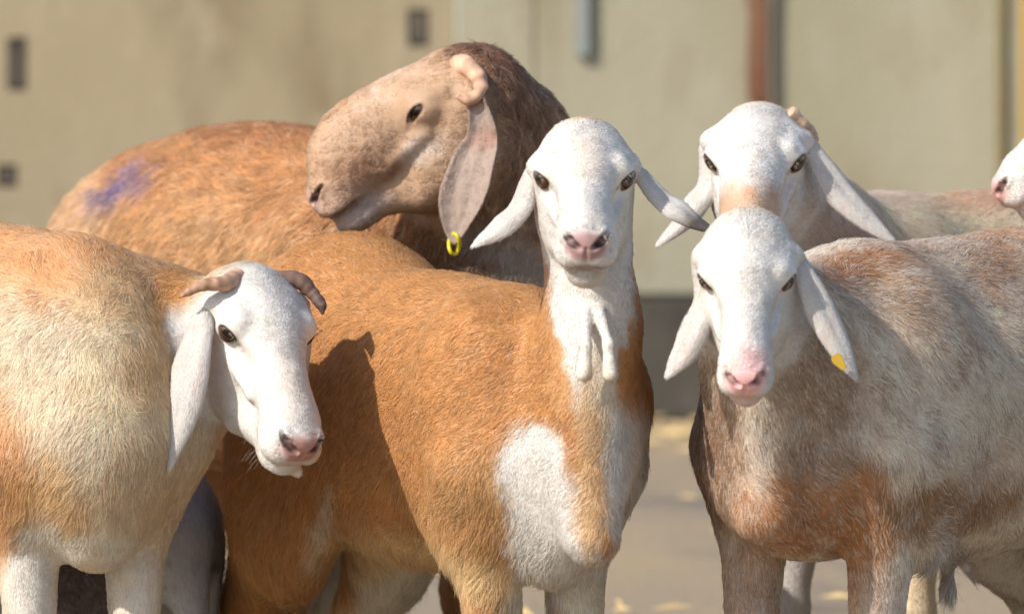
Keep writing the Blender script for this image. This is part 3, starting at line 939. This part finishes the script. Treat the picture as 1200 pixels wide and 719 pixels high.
paint1 = make_paint(dict(
    base=CRM, face=WHITE, nose=srgb(172, 116, 104), lip=srgb(190, 160, 150),
    patches=[((60, 298, 170, 58, 7, .5), TAN, .9), ((-10, 560, 46, 110, 0, .4), TAN, .8), ((60, 590, 50, 60, 0, .5), srgb(230, 186, 128), .7),
             ((208, 352, 40, 44, 0, .3), srgb(226, 172, 112), 1), ((125, 440, 40, 60, 0, .5), srgb(248, 226, 190), .8), ((130, 350, 50, 36, 0, .5), srgb(240, 206, 160), .7),
             ((190, 470, 34, 60, 0, .4), srgb(248, 228, 196), .8), ((178, 430, 40, 50, 0, .5), srgb(234, 196, 146), .8), ((160, 560, 60, 50, 0, .5), srgb(230, 204, 168), .8), ((105, 528, 24, 40, 0, .5), srgb(240, 224, 200), .7),
             ((52, 690, 46, 84, 0, .15), srgb(240, 232, 220), 1), ((150, 690, 42, 60, 0, .2), srgb(240, 230, 214), 1), ((100, 640, 60, 18, 0, .3), srgb(242, 232, 216), 1)],
    mottle=(.12, None), fleck=(srgb(196, 146, 92), .25), ear=WHITE, ear_in=srgb(210, 180, 165),
    face_marks=[((.10, 0, .02), (.04, .035, .03), srgb(238, 224, 208), .5, .6), ((.03, .04, -.05), (.03, .02, .02), srgb(228, 220, 214), .5, .6)],
    len=dict(body=.017, leg=.006, neck=.013, head=.0042, crown=.007, ear=.003),
    len_patches=[((52, 690, 46, 84, 0, .2), .006), ((40, 580, 50, 60, 0, .3), .022)],
))
SHEEP.append(dict(frame=fr, head=hd, body=dict(wide=.84, deep=.96, stance=.80, brisket=-.005, fshift=.04, bw=.72), neck=neck1, extra=extra1, parts=parts1, ears=[e1, e2], hp=dict(crown=-.026, jaw=1.25, mz=1.2), roan=[((.88, .78, .62), .10, .5), ((.50, .28, .12), .05, .5)], wave=.7,
    paint=paint1, flow=default_flow, density=make_density(),
    label="cream and tan sheep at the left edge, white face with two short stubby horns"))
# ------------------------------------------------------------------ the big ram behind, looking back over its shoulder
fr = body_frame(345, 1.35, 55, 1.24)
hd = head_frame((482, 132), .80, -82, 28, 0, 1.25)
eb = hd.pt((-.030, .046, .022))
e1 = ear(hd, 1, [(568, 158, -.005, .026, .9), (555, 195, -.02, .036, .7), (543, 235, -.025, .036, .7), (535, 265, -.025, .022, .7), (531, 286, -.025, .004, .4)], (-.35, -.9, .0), root=(-.046, .052, .006), rootw=.016)
e2 = ear(hd, -1, [(560, 165, .05, .022, .8), (556, 210, .06, .030, .8), (552, 250, .06, .024, .8), (548, 280, .06, .004, .4)], (.2, -.9, 0), root=(-.046, .052, .006)); e2['id'] = 1
def neck2(fr, hd):
    b = hd.pt((-.052, 0, -.005))
    n0, n1 = W(590, 320, 1.02), W(606, 205, .96)
    return [rc(WORLD, fr.pt((.22, 0, .58)), .17, n0, .135, .08), rc(WORLD, n0, .135, n1, .092, .07), rc(WORLD, n1, .092, b, .080, .06),
            rc(WORLD, W(540, 300, .98), .085, hd.pt((-.02, 0, -.055)), .055, .07)]
def extra2(fr, hd):
    cuts_ = []
    return cuts_ + [ear_stub(hd, 1, root=(-.046, .046, .006)), ear_stub(hd, -1, root=(-.046, .046, .006)),
            ell(hd, (.055, 0, .020), (.080, .036, .043), .03), ell(hd, (.105, 0, .002), (.052, .032, .038), .03), ell(hd, (.02, 0, -.058), (.06, .034, .034), .03),
            rc(fr, (-.46, 0, .56), .07, (-.50, 0, .40), .07, .05), ell(fr, (-.08, 0, .66), (.24, .13, .11), .08), ell(hd, (.0, 0, .030), (.065, .042, .036), .03), rc(WORLD, hd.pt((-.055, 0, .010)), .048, W(598, 152, .92), .070, .05)]
def parts2(root, fr, hd):
    r0 = hd.pt((-.050, .034, .046)); y = r0[1]
    ca, cb = srgb(206, 164, 136), srgb(186, 146, 120)
    horn([(*W(524, 80, y + .03), .017), (*W(544, 77, y - .018), .0160), (*W(560, 90, y - .040), .0125), (*W(562, 107, y - .050), .0095), (*W(551, 118, y - .055), .0072), (*W(534, 114, y - .056), .0035)], ca, cb, root, 6)
    r1 = hd.pt((-.050, -.034, .046)); y = r1[1]
    horn([(*W(535, 78, y - .01), .016), (*W(548, 86, y + .02), .016), (*W(556, 104, y + .04), .012), (*W(548, 118, y + .045), .005)], ca, cb, root, 8)
    V, Fc = tube(spline([(*W(532 + 8 * math.cos(a) * .75, 286 + 12 * math.sin(a), eb[1] - .05 + .006 * math.sin(2 * a)),) for a in np.linspace(-1.9, 4.4, 22)], 44), [.0030] * 44, 8)
    mesh_obj("ear_tag", V, Fc, TAG_Y, root)
BRN = srgb(196, 144, 98); HEADC = srgb(198, 164, 134)
paint2 = make_paint(dict(
    base=BRN, face=HEADC, nose=srgb(190, 158, 146), lip=srgb(168, 150, 144), mouth=srgb(70, 52, 48), rim=srgb(96, 66, 56),
    patches=[((250, 290, 150, 60, 10, .5), srgb(208, 164, 118), .8), ((90, 250, 40, 60, 20, .5), srgb(214, 178, 140), .8), ((280, 150, 120, 22, 6, .5), srgb(176, 120, 80), .7),
             ((590, 210, 72, 110, 0, .25, 1.2), srgb(168, 136, 112), 1), ((600, 100, 64, 66, 0, .3, 1.25), srgb(142, 108, 86), 1), ((550, 55, 60, 30, 20, .3, 1.25), srgb(140, 104, 84), 1),
             ((570, 310, 84, 44, 0, .3), srgb(186, 170, 156), 1), ((520, 320, 60, 34, 0, .3), srgb(150, 120, 98), .9), ((470, 280, 60, 30, 10, .4), srgb(150, 104, 66), .8),
             ((160, 210, 26, 16, -28, .5), srgb(130, 112, 148), .75, 3.4), ((126, 231, 20, 14, -30, .5), srgb(118, 104, 144), .75, 3.4)],
    mottle=(.16, None), fleck=(srgb(236, 206, 170), .35), ear=srgb(176, 154, 142), ear_in=srgb(186, 166, 154),
    face_marks=[((.03, 0, .05), (.06, .03, .03), srgb(224, 200, 180), .7, .5), ((.10, .03, -.008), (.055, .03, .026), srgb(176, 138, 112), .8, .6), ((.03, .045, -.02), (.028, .03, .016), srgb(236, 220, 206), .7, .5),
                ((-.02, .04, -.05), (.04, .03, .03), srgb(206, 178, 154), .7, .6), ((.15, 0, -.03), (.04, .04, .03), srgb(196, 170, 154), .6, .5), ((-.075, 0, .055), (.03, .06, .05), srgb(140, 104, 84), .9, .4), ((.13, .02, -.05), (.04, .03, .016), srgb(188, 172, 166), .8, .4)],
    ear_marks=[(0, .30, .34, srgb(170, 120, 100), .5), (0, .36, .42, srgb(184, 164, 150), .9)],
    len=dict(body=.020, leg=.008, neck=.016, head=.0038, crown=.014, ear=.003, ear_in=.003),
    len_patches=[((250, 240, 150, 70, 0, .3), .030)],
))
SHEEP.append(dict(frame=fr, head=hd, body=dict(wide=1.0, deep=1.0), neck=neck2, extra=extra2, parts=parts2, ears=[e1, e2], hp=dict(crown=-.016, roman=1.5, jaw=1.1, muzzle=1.1, mz=1.10, gape=2.4, hollow=0, tear=.040, lid=.66, eye_tilt=-.35), roan=[((.80, .62, .42), .10, .4), ((.24, .12, .06), .08, .4)], wave=.9, clump=.020, clump_pull=.75, hair=.00042, lockvar=.40,
    paint=paint2, flow=default_flow, density=make_density(110e3, 330e3),
    label="big brown ram behind the others, grey-tan head in profile, curled horn and yellow ear tag"))
# ------------------------------------------------------------------ the mottled sheep at the right front
fr = body_frame(1106, .40, 126, 1.08)
hd = head_frame((875, 330), -.16, -4, 38, 0, 1.0)
e1 = ear(hd, -1, [(824, 350, -.01, .020, .8), (810, 384, -.02, .025, .9), (797, 415, -.02, .020, .9), (781, 443, -.02, .003, .6)], (.55, .8, -.1))
e2 = ear(hd, 1, [(950, 330, -.01, .020, .8), (968, 366, -.015, .025, .9), (988, 408, -.02, .019, .9), (1004, 446, -.02, .003, .6)], (-.55, .8, -.1)); e2['id'] = 1
def neck5(fr, hd):
    a, b = fr.pt((.22, 0, .585)), hd.pt((-.042, 0, -.014))
    m = W(915, 400, .02)
    return [rc(WORLD, a, .15, m, .092, .07), rc(WORLD, m, .090, b, .053, .05),
            rc(WORLD, fr.pt((.38, 0, .48)), .085, hd.pt((-.01, 0, -.05)), .045, .06), rc(WORLD, W(884, 470, -.06), .022, W(896, 600, -.03), .04, .05)]
def extra5(fr, hd):
    P = [ear_stub(hd, -1), ear_stub(hd, 1),
         rc(fr, (-.46, 0, .60), .06, (-.52, 0, .36), .05, .04)]
    a, b = W(1112, 640, .42), W(1109, 688, .42)
    return P + [rc(WORLD, W(1120, 615, .42), .018, a, .012, .03), rc(WORLD, a, .012, b, .009, .01)]
def parts5(root, fr, hd):
    c = W(983, 423, hd.pt((-.03, .05, .02))[1] - .045)
    u, v = unit((.55, -.1, -.8)), unit((.75, -.3, .55)); n = np.cross(u, v)
    V, Fc = [], []
    for z in (-.0013, .0013):
        for a in np.linspace(0, 2 * math.pi, 20, endpoint=False):
            r = .0085 + .0012 * math.cos(3 * a)
            V.append(c + u * r * 1.35 * math.cos(a) + v * r * .8 * math.sin(a) + n * z)
    for j in range(20): Fc.append((j, (j + 1) % 20, 20 + (j + 1) % 20, 20 + j))
    Fc += [tuple(range(20))[::-1], tuple(range(20, 40))]
    mesh_obj("ear_tag", V, Fc, plain("worn_yellow_plastic", srgb(176, 142, 40), .5), root, smooth=False)
GRY = srgb(244, 228, 208); ORG = srgb(198, 138, 84)
paint5 = make_paint(dict(
    base=GRY, face=WHITE, nose=srgb(240, 176, 172), lip=srgb(226, 178, 172), rim=srgb(120, 104, 100),
    patches=[((1140, 340, 110, 90, 0, .5), srgb(244, 218, 192), .9), ((1010, 312, 66, 22, -10, .4), srgb(190, 130, 80), .9), ((1150, 262, 80, 14, -4, .5), srgb(196, 136, 86), .9), ((1165, 300, 30, 40, 0, .6), srgb(216, 164, 118), .7),
             ((1060, 350, 60, 40, 0, .6), srgb(204, 172, 142), .7), ((835, 520, 34, 110, 0, .4), srgb(178, 140, 110), .9), ((960, 450, 50, 90, 0, .5), srgb(182, 154, 132), .8), ((960, 540, 50, 30, 0, .5), srgb(176, 140, 112), .7),
             ((915, 600, 62, 54, 0, .3), ORG, .9), ((888, 520, 15, 70, 0, .4), srgb(240, 224, 208), .8), ((1010, 600, 42, 60, 0, .3), ORG, .9), ((1110, 590, 90, 36, -14, .4), srgb(176, 136, 98), .9), ((1170, 540, 60, 30, -20, .4), srgb(226, 206, 186), .7),
             ((1008, 660, 40, 60, 0, .4), ORG, .75), ((1030, 700, 22, 50, 0, .5), srgb(206, 190, 176), .7), ((880, 700, 34, 70, 0, .3), srgb(206, 176, 156), .9), ((1112, 680, 24, 50, 0, .3), srgb(206, 202, 200), 1)],
    mottle=(.16, srgb(158, 120, 90), .50), fleck=(srgb(250, 242, 232), .40), ear=WHITE, ear_in=srgb(214, 196, 190),
    face_marks=[((.15, 0, .0), (.03, .03, .02), srgb(244, 200, 196), .8, .5), ((.15, 0, -.05), (.03, .03, .016), srgb(240, 204, 198), .7, .5)],
    len=dict(body=.015, leg=.008, neck=.012, head=.0045, crown=.012, ear=.003),
    len_patches=[((930, 600, 84, 62, 0, .3), .012), ((1112, 680, 24, 50, 0, .3), .03)],
))
SHEEP.append(dict(frame=fr, head=hd, body=dict(wide=.98, deep=.88, stance=.9, brisket=.03, fshift=.075), neck=neck5, extra=extra5, parts=parts5, ears=[e1, e2], hp=dict(crown=.004, mz=1.12, gape=1.6, lid=1.12), roan=[((.86, .80, .72), .20, .75), ((.26, .16, .10), .16, .65)], wave=.8,
    paint=paint5, flow=default_flow, density=make_density(),
    label="mottled grey-brown sheep at the right front, pink nose, worn yellow tag on one ear"))
# ------------------------------------------------------------------ the white-headed sheep behind it
fr = body_frame(1165, 1.25, 140, 1.15)
hd = head_frame((884, 190), .62, -8, 31, 0, 1.18)
e1 = ear(hd, -1, [(828, 212, -.01, .022, .9), (812, 236, -.02, .026, 1.0), (792, 264, -.02, .016, 1.0), (769, 289, -.02, .003, .6)], (.55, .75, -.35))
e2 = ear(hd, 1, [(966, 193, -.01, .024, .8), (990, 225, -.015, .029, .9), (1020, 257, -.02, .020, .9), (1049, 284, -.02, .003, .6)], (-.55, .8, -.3)); e2['id'] = 1
def neck4(fr, hd):
    a, b = fr.pt((.22, 0, .585)), hd.pt((-.036, 0, -.016))
    m = W(950, 278, .84)
    return [rc(WORLD, a, .16, m, .088, .07), rc(WORLD, m, .088, b, .058, .05), rc(WORLD, fr.pt((.38, 0, .48)), .085, hd.pt((-.01, 0, -.05)), .055, .06)]
def extra4(fr, hd):
    return [ear_stub(hd, -1), ear_stub(hd, 1),
            rc(fr, (-.46, 0, .60), .06, (-.52, 0, .36), .05, .04), ell(fr, (-.30, 0, .64), (.16, .12, .11), .06)]
def parts4(root, fr, hd):
    r = hd.pt((-.062, .036, .045)); y = r[1]
    horn([(*r, .012), (*W(940, 146, y + .01), .010), (*W(952, 156, y + .02), .007), (*W(957, 166, y + .02), .003)], srgb(206, 172, 144), srgb(176, 146, 124), root, 4)
paint4 = make_paint(dict(
    base=srgb(252, 226, 192), face=WHITE, nose=srgb(200, 160, 150), lip=srgb(190, 165, 158),
    patches=[((960, 290, 80, 60, 0, .4, 1.1), srgb(214, 202, 192), 1), ((1000, 300, 40, 40, 0, .5), srgb(176, 152, 136), .7), ((1150, 225, 60, 24, 0, .5), srgb(222, 176, 142), .8), ((1050, 225, 40, 16, 0, .5), srgb(228, 200, 178), .8), ((940, 690, 80, 70, 0, .3), srgb(200, 192, 186), 1)],
    mottle=(.16, None), ear=WHITE, ear_in=srgb(206, 188, 178),
    face_marks=[((.115, 0, .02), (.042, .04, .03), srgb(206, 166, 132), .95, .4)],
    len=dict(body=.017, leg=.006, neck=.012, head=.0042, crown=.007, ear=.003),
))
SHEEP.append(dict(frame=fr, head=hd, body=dict(wide=.92, deep=.95, stance=.9, legs={('f', -1): .10}), neck=neck4, extra=extra4, parts=parts4, ears=[e1, e2], hp=dict(crown=-.032, roman=.6, lid=1.12), roan=[((.85, .78, .68), .2, .6), ((.30, .19, .11), .05, .5)], wave=.9, step=.010,
    paint=paint4, flow=default_flow, density=make_density(95e3, 330e3),
    label="sheep with a large white head and drooping ears, standing behind the pink-nosed one"))
# ------------------------------------------------------------------ the one whose muzzle just enters at the right
fr = body_frame(1720, 1.05, 172, 1.10)
hd = head_frame((1268, 128), .72, -84, 30, 0, 1.10)
e1 = ear(hd, 1, [(1305, 165, -.02, .022, .7), (1305, 200, -.03, .028, .7), (1302, 240, -.03, .022, .7), (1298, 275, -.03, .003, .5)], (-.3, .9, 0))
e2 = ear(hd, -1, [(1305, 165, .05, .022, .7), (1305, 200, .06, .028, .7), (1302, 240, .06, .022, .7), (1298, 275, .06, .003, .5)], (-.3, -.9, 0)); e2['id'] = 1
def extra6(fr, hd, e1=e1, e2=e2):
    return [ear_stub(hd, 1), ear_stub(hd, -1), rc(fr, (-.46, 0, .60), .06, (-.52, 0, .36), .05, .04)]
paint6 = make_paint(dict(
    base=srgb(232, 214, 190), face=WHITE, nose=srgb(214, 158, 150), lip=srgb(226, 186, 178), patches=[], mottle=(.14, None), ear=WHITE,
    len=dict(body=.017, leg=.006, neck=.012, head=.0042, ear=.003)))
SHEEP.append(dict(frame=fr, head=hd, body=dict(wide=1.0, deep=1.0), neck=default_neck(), extra=extra6, ears=[e1, e2], wave=.9, step=.012,
    paint=paint6, flow=default_flow, density=make_density(60e3, 400e3),
    label="sheep at the right edge of which only the white muzzle shows"))
# ------------------------------------------------------------------ the small grey one half hidden at the left
fr = body_frame(62, 1.0, 228, .66)
hd = head_frame((-40, 400), 1.36, -140, 30, 0, .80)
def low_ear(side):
    r = hd.pt((-.03, side * .06, .02))
    k = SPX * (D0 + r[1]) / D0; x, z = r[0] / k + 600, (CAMH - r[2]) / k + YHOR
    return ear(hd, side, [(x, z + 30, .0, .018, .7), (x, z + 65, .0, .020, .7), (x, z + 100, .0, .003, .5)], (-.3, .9, 0))
e1 = low_ear(1); e2 = low_ear(-1); e2['id'] = 1
def extra7(fr, hd):
    return [rc(fr, (-.47, 0, .55), .06, (-.52, 0, .36), .035, .04)]
paint7 = make_paint(dict(
    base=srgb(186, 184, 184), face=srgb(206, 204, 204), nose=srgb(180, 150, 145), lip=srgb(170, 150, 145),
    patches=[((252, 664, 5, 7, 0, .5), srgb(90, 86, 86), .8), ((110, 690, 60, 60, 0, .3), srgb(64, 44, 36), 1)],  # larger patch paints the shaded dark leg into the coat colour
    mottle=(.10, None), fleck=(srgb(130, 124, 122), .2), ear=srgb(206, 204, 204),
    len=dict(body=.007, leg=.005, neck=.007, head=.0042, ear=.003)))
SHEEP.append(dict(frame=fr, head=hd, body=dict(wide=1.0, deep=1.0), neck=default_neck(), extra=extra7, ears=[e1, e2], wave=.7, step=.009,
    paint=paint7, flow=default_flow, density=make_density(110e3, 200e3),
    label="grey sheep whose smooth rump and hind legs show behind the cream sheep's chest"))
# ------------------------------------------------------------------ ground and the wall behind
def node_mix(t, fac, a, b):
    m = t.nodes.new("ShaderNodeMixRGB")
    for i, v in ((0, fac), (1, a), (2, b)):
        if hasattr(v, 'is_output'): t.links.new(v, m.inputs[i])
        elif i == 0: m.inputs[0].default_value = v
        else: m.inputs[i].default_value = (*v, 1)
    return m.outputs[0]

def node_noise(t, vec, scale, detail=4, lo=.4, hi=.6):
    n = t.nodes.new("ShaderNodeTexNoise"); n.inputs["Scale"].default_value = scale; n.inputs["Detail"].default_value = detail
    t.links.new(vec, n.inputs["Vector"])
    r = t.nodes.new("ShaderNodeMapRange"); r.inputs[1].default_value = lo; r.inputs[2].default_value = hi
    t.links.new(n.outputs["Fac"], r.inputs[0])
    return r.outputs[0]

def stained(name, base, alt, dirt, scale=(1, 1, 1), fine=8):
    m, t, b = new_mat(name)
    tc = t.nodes.new("ShaderNodeTexCoord"); mp = t.nodes.new("ShaderNodeMapping"); mp.inputs["Scale"].default_value = scale
    t.links.new(tc.outputs["Object"], mp.inputs["Vector"]); v = mp.outputs[0]
    c = node_mix(t, node_noise(t, v, .9, 5, .36, .66), base, alt)
    f2 = node_noise(t, v, 2.6, 5, .52, .72)
    c = node_mix(t, f2, c, dirt)
    c = node_mix(t, node_noise(t, v, fine, 3, .56, .80), c, alt)
    t.links.new(c, b.inputs["Base Color"])
    n = t.nodes.new("ShaderNodeTexNoise"); n.inputs["Scale"].default_value = 40; t.links.new(tc.outputs["Object"], n.inputs["Vector"])
    bp = t.nodes.new("ShaderNodeBump"); bp.inputs["Strength"].default_value = .5; bp.inputs["Distance"].default_value = .01
    t.links.new(n.outputs["Fac"], bp.inputs["Height"]); t.links.new(bp.outputs[0], b.inputs["Normal"])
    b.inputs["Roughness"].default_value = .9; b.inputs["Specular IOR Level"].default_value = .15
    return m

def box(x0, x1, y0, y1, z0, z1, bev=0.0):
    bm = bmesh.new(); bmesh.ops.create_cube(bm, size=1)
    for v in bm.verts:
        v.co = Vector(((x0 + x1) / 2 + v.co.x * (x1 - x0), (y0 + y1) / 2 + v.co.y * (y1 - y0), (z0 + z1) / 2 + v.co.z * (z1 - z0)))
    if bev: bmesh.ops.bevel(bm, geom=list(bm.edges), offset=bev, segments=2, affect='EDGES')
    V = [tuple(v.co) for v in bm.verts]; bm.verts.index_update()
    Fc = [[v.index for v in f.verts] for f in bm.faces]; bm.free()
    return V, Fc

WY = 10.0; KW = SPX * (D0 + WY) / D0
wx = lambda px: (px - 600) * KW
wz = lambda py: CAMH - (py - YHOR) * KW

# ground: one sheet to the horizon, gently uneven near the flock
gx = np.concatenate([[-400, -120, -40], np.linspace(-12, 12, 49), [40, 120, 400]])
gy = np.concatenate([[-60, -20], np.linspace(-8, 14, 56), [40, 150, 600]])
GX, GY = np.meshgrid(gx, gy, indexing='ij')
GP = np.stack([GX.ravel(), GY.ravel(), 0 * GX.ravel()], 1)
GP[:, 2] = -.012 + .010 * fbm(GP, .9, 7)
GP[:, 2] = np.minimum(GP[:, 2], -.002)
nyy = len(gy)
gF = [(i * nyy + j, (i + 1) * nyy + j, (i + 1) * nyy + j + 1, i * nyy + j + 1) for i in range(len(gx) - 1) for j in range(nyy - 1)]
g = mesh_obj("ground", GP, gF, stained("dry_earth", srgb(142, 128, 112), srgb(164, 144, 114), srgb(116, 106, 98), (.8, .35, 1), 9))
g['kind'] = 'structure'

# trodden straw, one scatter
ns = 9000
sx, sy = RNG.uniform(-5, 5, ns), RNG.uniform(2.2, 9.4, ns)
dens_ = noise(np.stack([sx * .9, sy * .45, 0 * sx], 1), 1.0, 3) + .35 * RNG.normal(size=ns)
ok = dens_ > -.02; sx, sy = sx[ok], sy[ok]; ns = len(sx)
an = RNG.uniform(0, math.pi, ns); L_ = RNG.uniform(.015, .06, ns)
SV, SF = [], []
for i in range(ns):
    c, s_ = math.cos(an[i]), math.sin(an[i]); l, wv = L_[i], .0035
    z0 = .004 + .012 * random.random(); z1 = .004 + .02 * random.random()
    b0 = len(SV)
    for a_, b_, z in ((-l, -wv, z0), (l, -wv, z1), (l, wv, z1), (-l, wv, z0)):
        SV.append((sx[i] + a_ * c - b_ * s_, sy[i] + a_ * s_ + b_ * c, z))
    SV.append((sx[i], sy[i], max(z0, z1) + .006))
    SF += [(b0, b0 + 1, b0 + 4), (b0 + 1, b0 + 2, b0 + 4), (b0 + 2, b0 + 3, b0 + 4), (b0 + 3, b0, b0 + 4)]
st_ = mesh_obj("straw", SV, SF, plain("dry_straw", srgb(194, 168, 118), .8, .2), smooth=False)
tag_props(st_, "loose yellow straw trodden into the bare yard", "straw", kind='stuff')

# the plastered wall at the left, with dark weep holes
def thing(name, label, cat, loc, group=None):
    o = bpy.data.objects.new(name, None); C.objects.link(o); o.location = loc; o.empty_display_size = .1
    tag_props(o, label, cat, group); bpy.context.view_layer.update()
    return o
HTOP = 3.2
wl = thing("wall", "long tan plastered wall with dark weep holes, behind the flock at the left", "wall", (wx(200), WY + .1, 0))
plaster = stained("tan_plaster", srgb(148, 134, 108), srgb(166, 152, 126), srgb(128, 112, 88), (1, 1, .45), 6)
# facing is laid in lifts and bays around the weep holes, each a recess filled by a dark block
holes = [(20, 75, 11, 31), (490, 33, 12, 22), (8, 206, 12, 13)]
xs = sorted({wx(-3600), wx(533)} | {wx(h[0] - h[2]) for h in holes} | {wx(h[0] + h[2]) for h in holes})
zs = sorted({.02, HTOP} | {wz(h[1] + h[3]) for h in holes} | {wz(h[1] - h[3]) for h in holes})
V, Fc, idx = [], [], {}
def vid_(x, y, z):
    k = (round(x, 5), round(y, 5), round(z, 5))
    if k not in idx: idx[k] = len(V); V.append(k)
    return idx[k]
for i in range(len(xs) - 1):
    for j in range(len(zs) - 1):
        xm, zm = (xs[i] + xs[i + 1]) / 2, (zs[j] + zs[j + 1]) / 2
        inh = any(abs(xm - wx(h[0])) < h[2] * KW and abs(zm - wz(h[1])) < h[3] * KW for h in holes)
        x0, x1, z0, z1 = xs[i], xs[i + 1], zs[j], zs[j + 1]; yd = WY + (.16 if inh else 0)
        Fc.append((vid_(x0, yd, z0), vid_(x1, yd, z0), vid_(x1, yd, z1), vid_(x0, yd, z1)))
        if inh:
            for (ax_, az_, bx_, bz_) in ((x0, z0, x1, z0), (x1, z0, x1, z1), (x1, z1, x0, z1), (x0, z1, x0, z0)):
                Fc.append((vid_(ax_, WY, az_), vid_(bx_, WY, bz_), vid_(bx_, yd, bz_), vid_(ax_, yd, az_)))
a_, b_ = xs[0], xs[-1]
for q in (((a_, WY, HTOP), (b_, WY, HTOP), (b_, WY + .3, HTOP), (a_, WY + .3, HTOP)), ((b_, WY, .02), (b_, WY + .3, .02), (b_, WY + .3, HTOP), (b_, WY, HTOP)),
          ((a_, WY + .3, .02), (a_, WY + .3, HTOP), (b_, WY + .3, HTOP), (b_, WY + .3, .02))):
    Fc.append(tuple(vid_(*p) for p in q))
mesh_obj("face", V, Fc, plaster, wl, smooth=False)
dk = plain("dark_hole_fill", srgb(92, 82, 72), .8)  # dark blocks in the holes; the holes' shade is put into their colour
for h in holes:
    V, Fc = box(wx(h[0] - h[2]) + .004, wx(h[0] + h[2]) - .004, WY + .006, WY + .12, wz(h[1] + h[3]) + .004, wz(h[1] - h[3]) - .004, .01)
    mesh_obj("weep_hole", V, Fc, dk, wl, smooth=False)

# the sheet-metal wall at the right, panel by panel
pw = thing("panel_wall", "grey-green sheet panel wall with rust runs, behind the flock at the right", "wall", (wx(870), WY + .1, 0))
sheetm = stained("painted_sheet", srgb(150, 143, 120), srgb(166, 160, 140), srgb(136, 122, 96), (1, 1, .35), 5)
edges_ = [536, 627, 886, 1171] + [1171 + 285 * i for i in range(1, 13)]
for i in range(len(edges_) - 1):
    V, Fc = box(wx(edges_[i]) + .001, wx(edges_[i + 1]) - .001, WY - .02 - .001 * (i % 2), WY + .03, wz(345), HTOP, .006)
    mesh_obj("panel", V, Fc, sheetm, pw, smooth=False)
V, Fc = box(wx(537), wx(1170 + 285 * 12), WY + .034, WY + .30, .02, HTOP - .03)
mesh_obj("backing", V, Fc, plain("dark_backing", srgb(140, 132, 112), .9), pw, smooth=False)
V, Fc = box(wx(1166), wx(1176), WY - .045, WY - .028, wz(344), HTOP, .004)
mesh_obj("joint_strip", V, Fc, plain("dull_brown_strip", srgb(146, 132, 100), .8, .2, (8, .3)), pw, smooth=False)

rb = thing("rusty_bar", "rusty iron bar with a dark rod beside it, hanging down the panel wall", "iron bar", (wx(885), WY - .06, wz(118)))
def rough_bar(px0, px1, py1, y0, y1, mat, name, par, seed):
    nz = 22; zz = np.linspace(wz(py1), HTOP - .02, nz); V, Fc = [], []
    for k_, z in enumerate(zz):
        j = .018 * noise(np.array([[0, z * 6.0, seed]]), 1.0, seed)[0]
        for x, y in ((wx(px0) + j, y0), (wx(px1) + j * .4, y0), (wx(px1) + j * .4, y1), (wx(px0) + j, y1)): V.append((x, y, z))
    for k_ in range(nz - 1):
        for j in range(4): Fc.append((k_ * 4 + j, k_ * 4 + (j + 1) % 4, (k_ + 1) * 4 + (j + 1) % 4, (k_ + 1) * 4 + j))
    Fc += [(3, 2, 1, 0), tuple((nz - 1) * 4 + j for j in range(4))]
    return mesh_obj(name, V, Fc, mat, par, smooth=False)
rough_bar(872, 894, 120, WY - .07, WY - .03, stained("rust", srgb(112, 76, 58), srgb(140, 110, 88), srgb(96, 62, 48), (1, 1, .6), 14), "bar", rb, 3)
rough_bar(895, 905, 128, WY - .06, WY - .03, plain("dark_iron", srgb(122, 106, 90), .8), "rod", rb, 9)
gs = thing("grey_strip", "short blue-grey strip hanging on the panel wall near its left end", "strip", (wx(683), WY - .05, wz(70)))
V, Fc = box(wx(674), wx(692), WY - .06, WY - .030, wz(68), HTOP - .04, .008)
mesh_obj("strip", V, Fc, plain("blue_grey_paint", srgb(148, 148, 144), .7, .3, (4, .3)), gs, smooth=False)
yp = thing("yellow_post", "dull yellow post in front of the panel wall at the right edge", "post", (wx(1200), WY - .2, 0))
V, Fc = box(wx(1189) , wx(1222), WY - .26, WY - .14, -.02, HTOP + .1, .012)
mesh_obj("post", V, Fc, plain("dull_yellow_paint", srgb(190, 158, 92), .7, .3, (3, .35)), yp, smooth=False)
V, Fc = box(wx(1186), wx(1225), WY - .27, WY - .13, HTOP + .1, HTOP + .14, .01)
mesh_obj("cap", V, Fc, plain("post_cap", srgb(120, 100, 70), .8), yp, smooth=False)

# dark kerb along the foot of both walls
kb = thing("kerb", "low dark kerb running along the foot of the wall", "kerb", (0, WY - .2, 0))
km = stained("dark_concrete", srgb(74, 69, 62), srgb(90, 84, 76), srgb(58, 54, 50), (1, 1, 1), 9)
for i in range(24):
    x0 = -12 + i * 1.0
    V, Fc = box(x0 + .006, x0 + .994, WY - .34 - .012 * (i % 3), WY - .03, -.03, wz(352) + .012 * ((i * 7) % 5) / 5, .025)
    mesh_obj("kerb_block", V, Fc, km, kb, smooth=False)
for sp in SHEEP:
    build_sheep(sp)
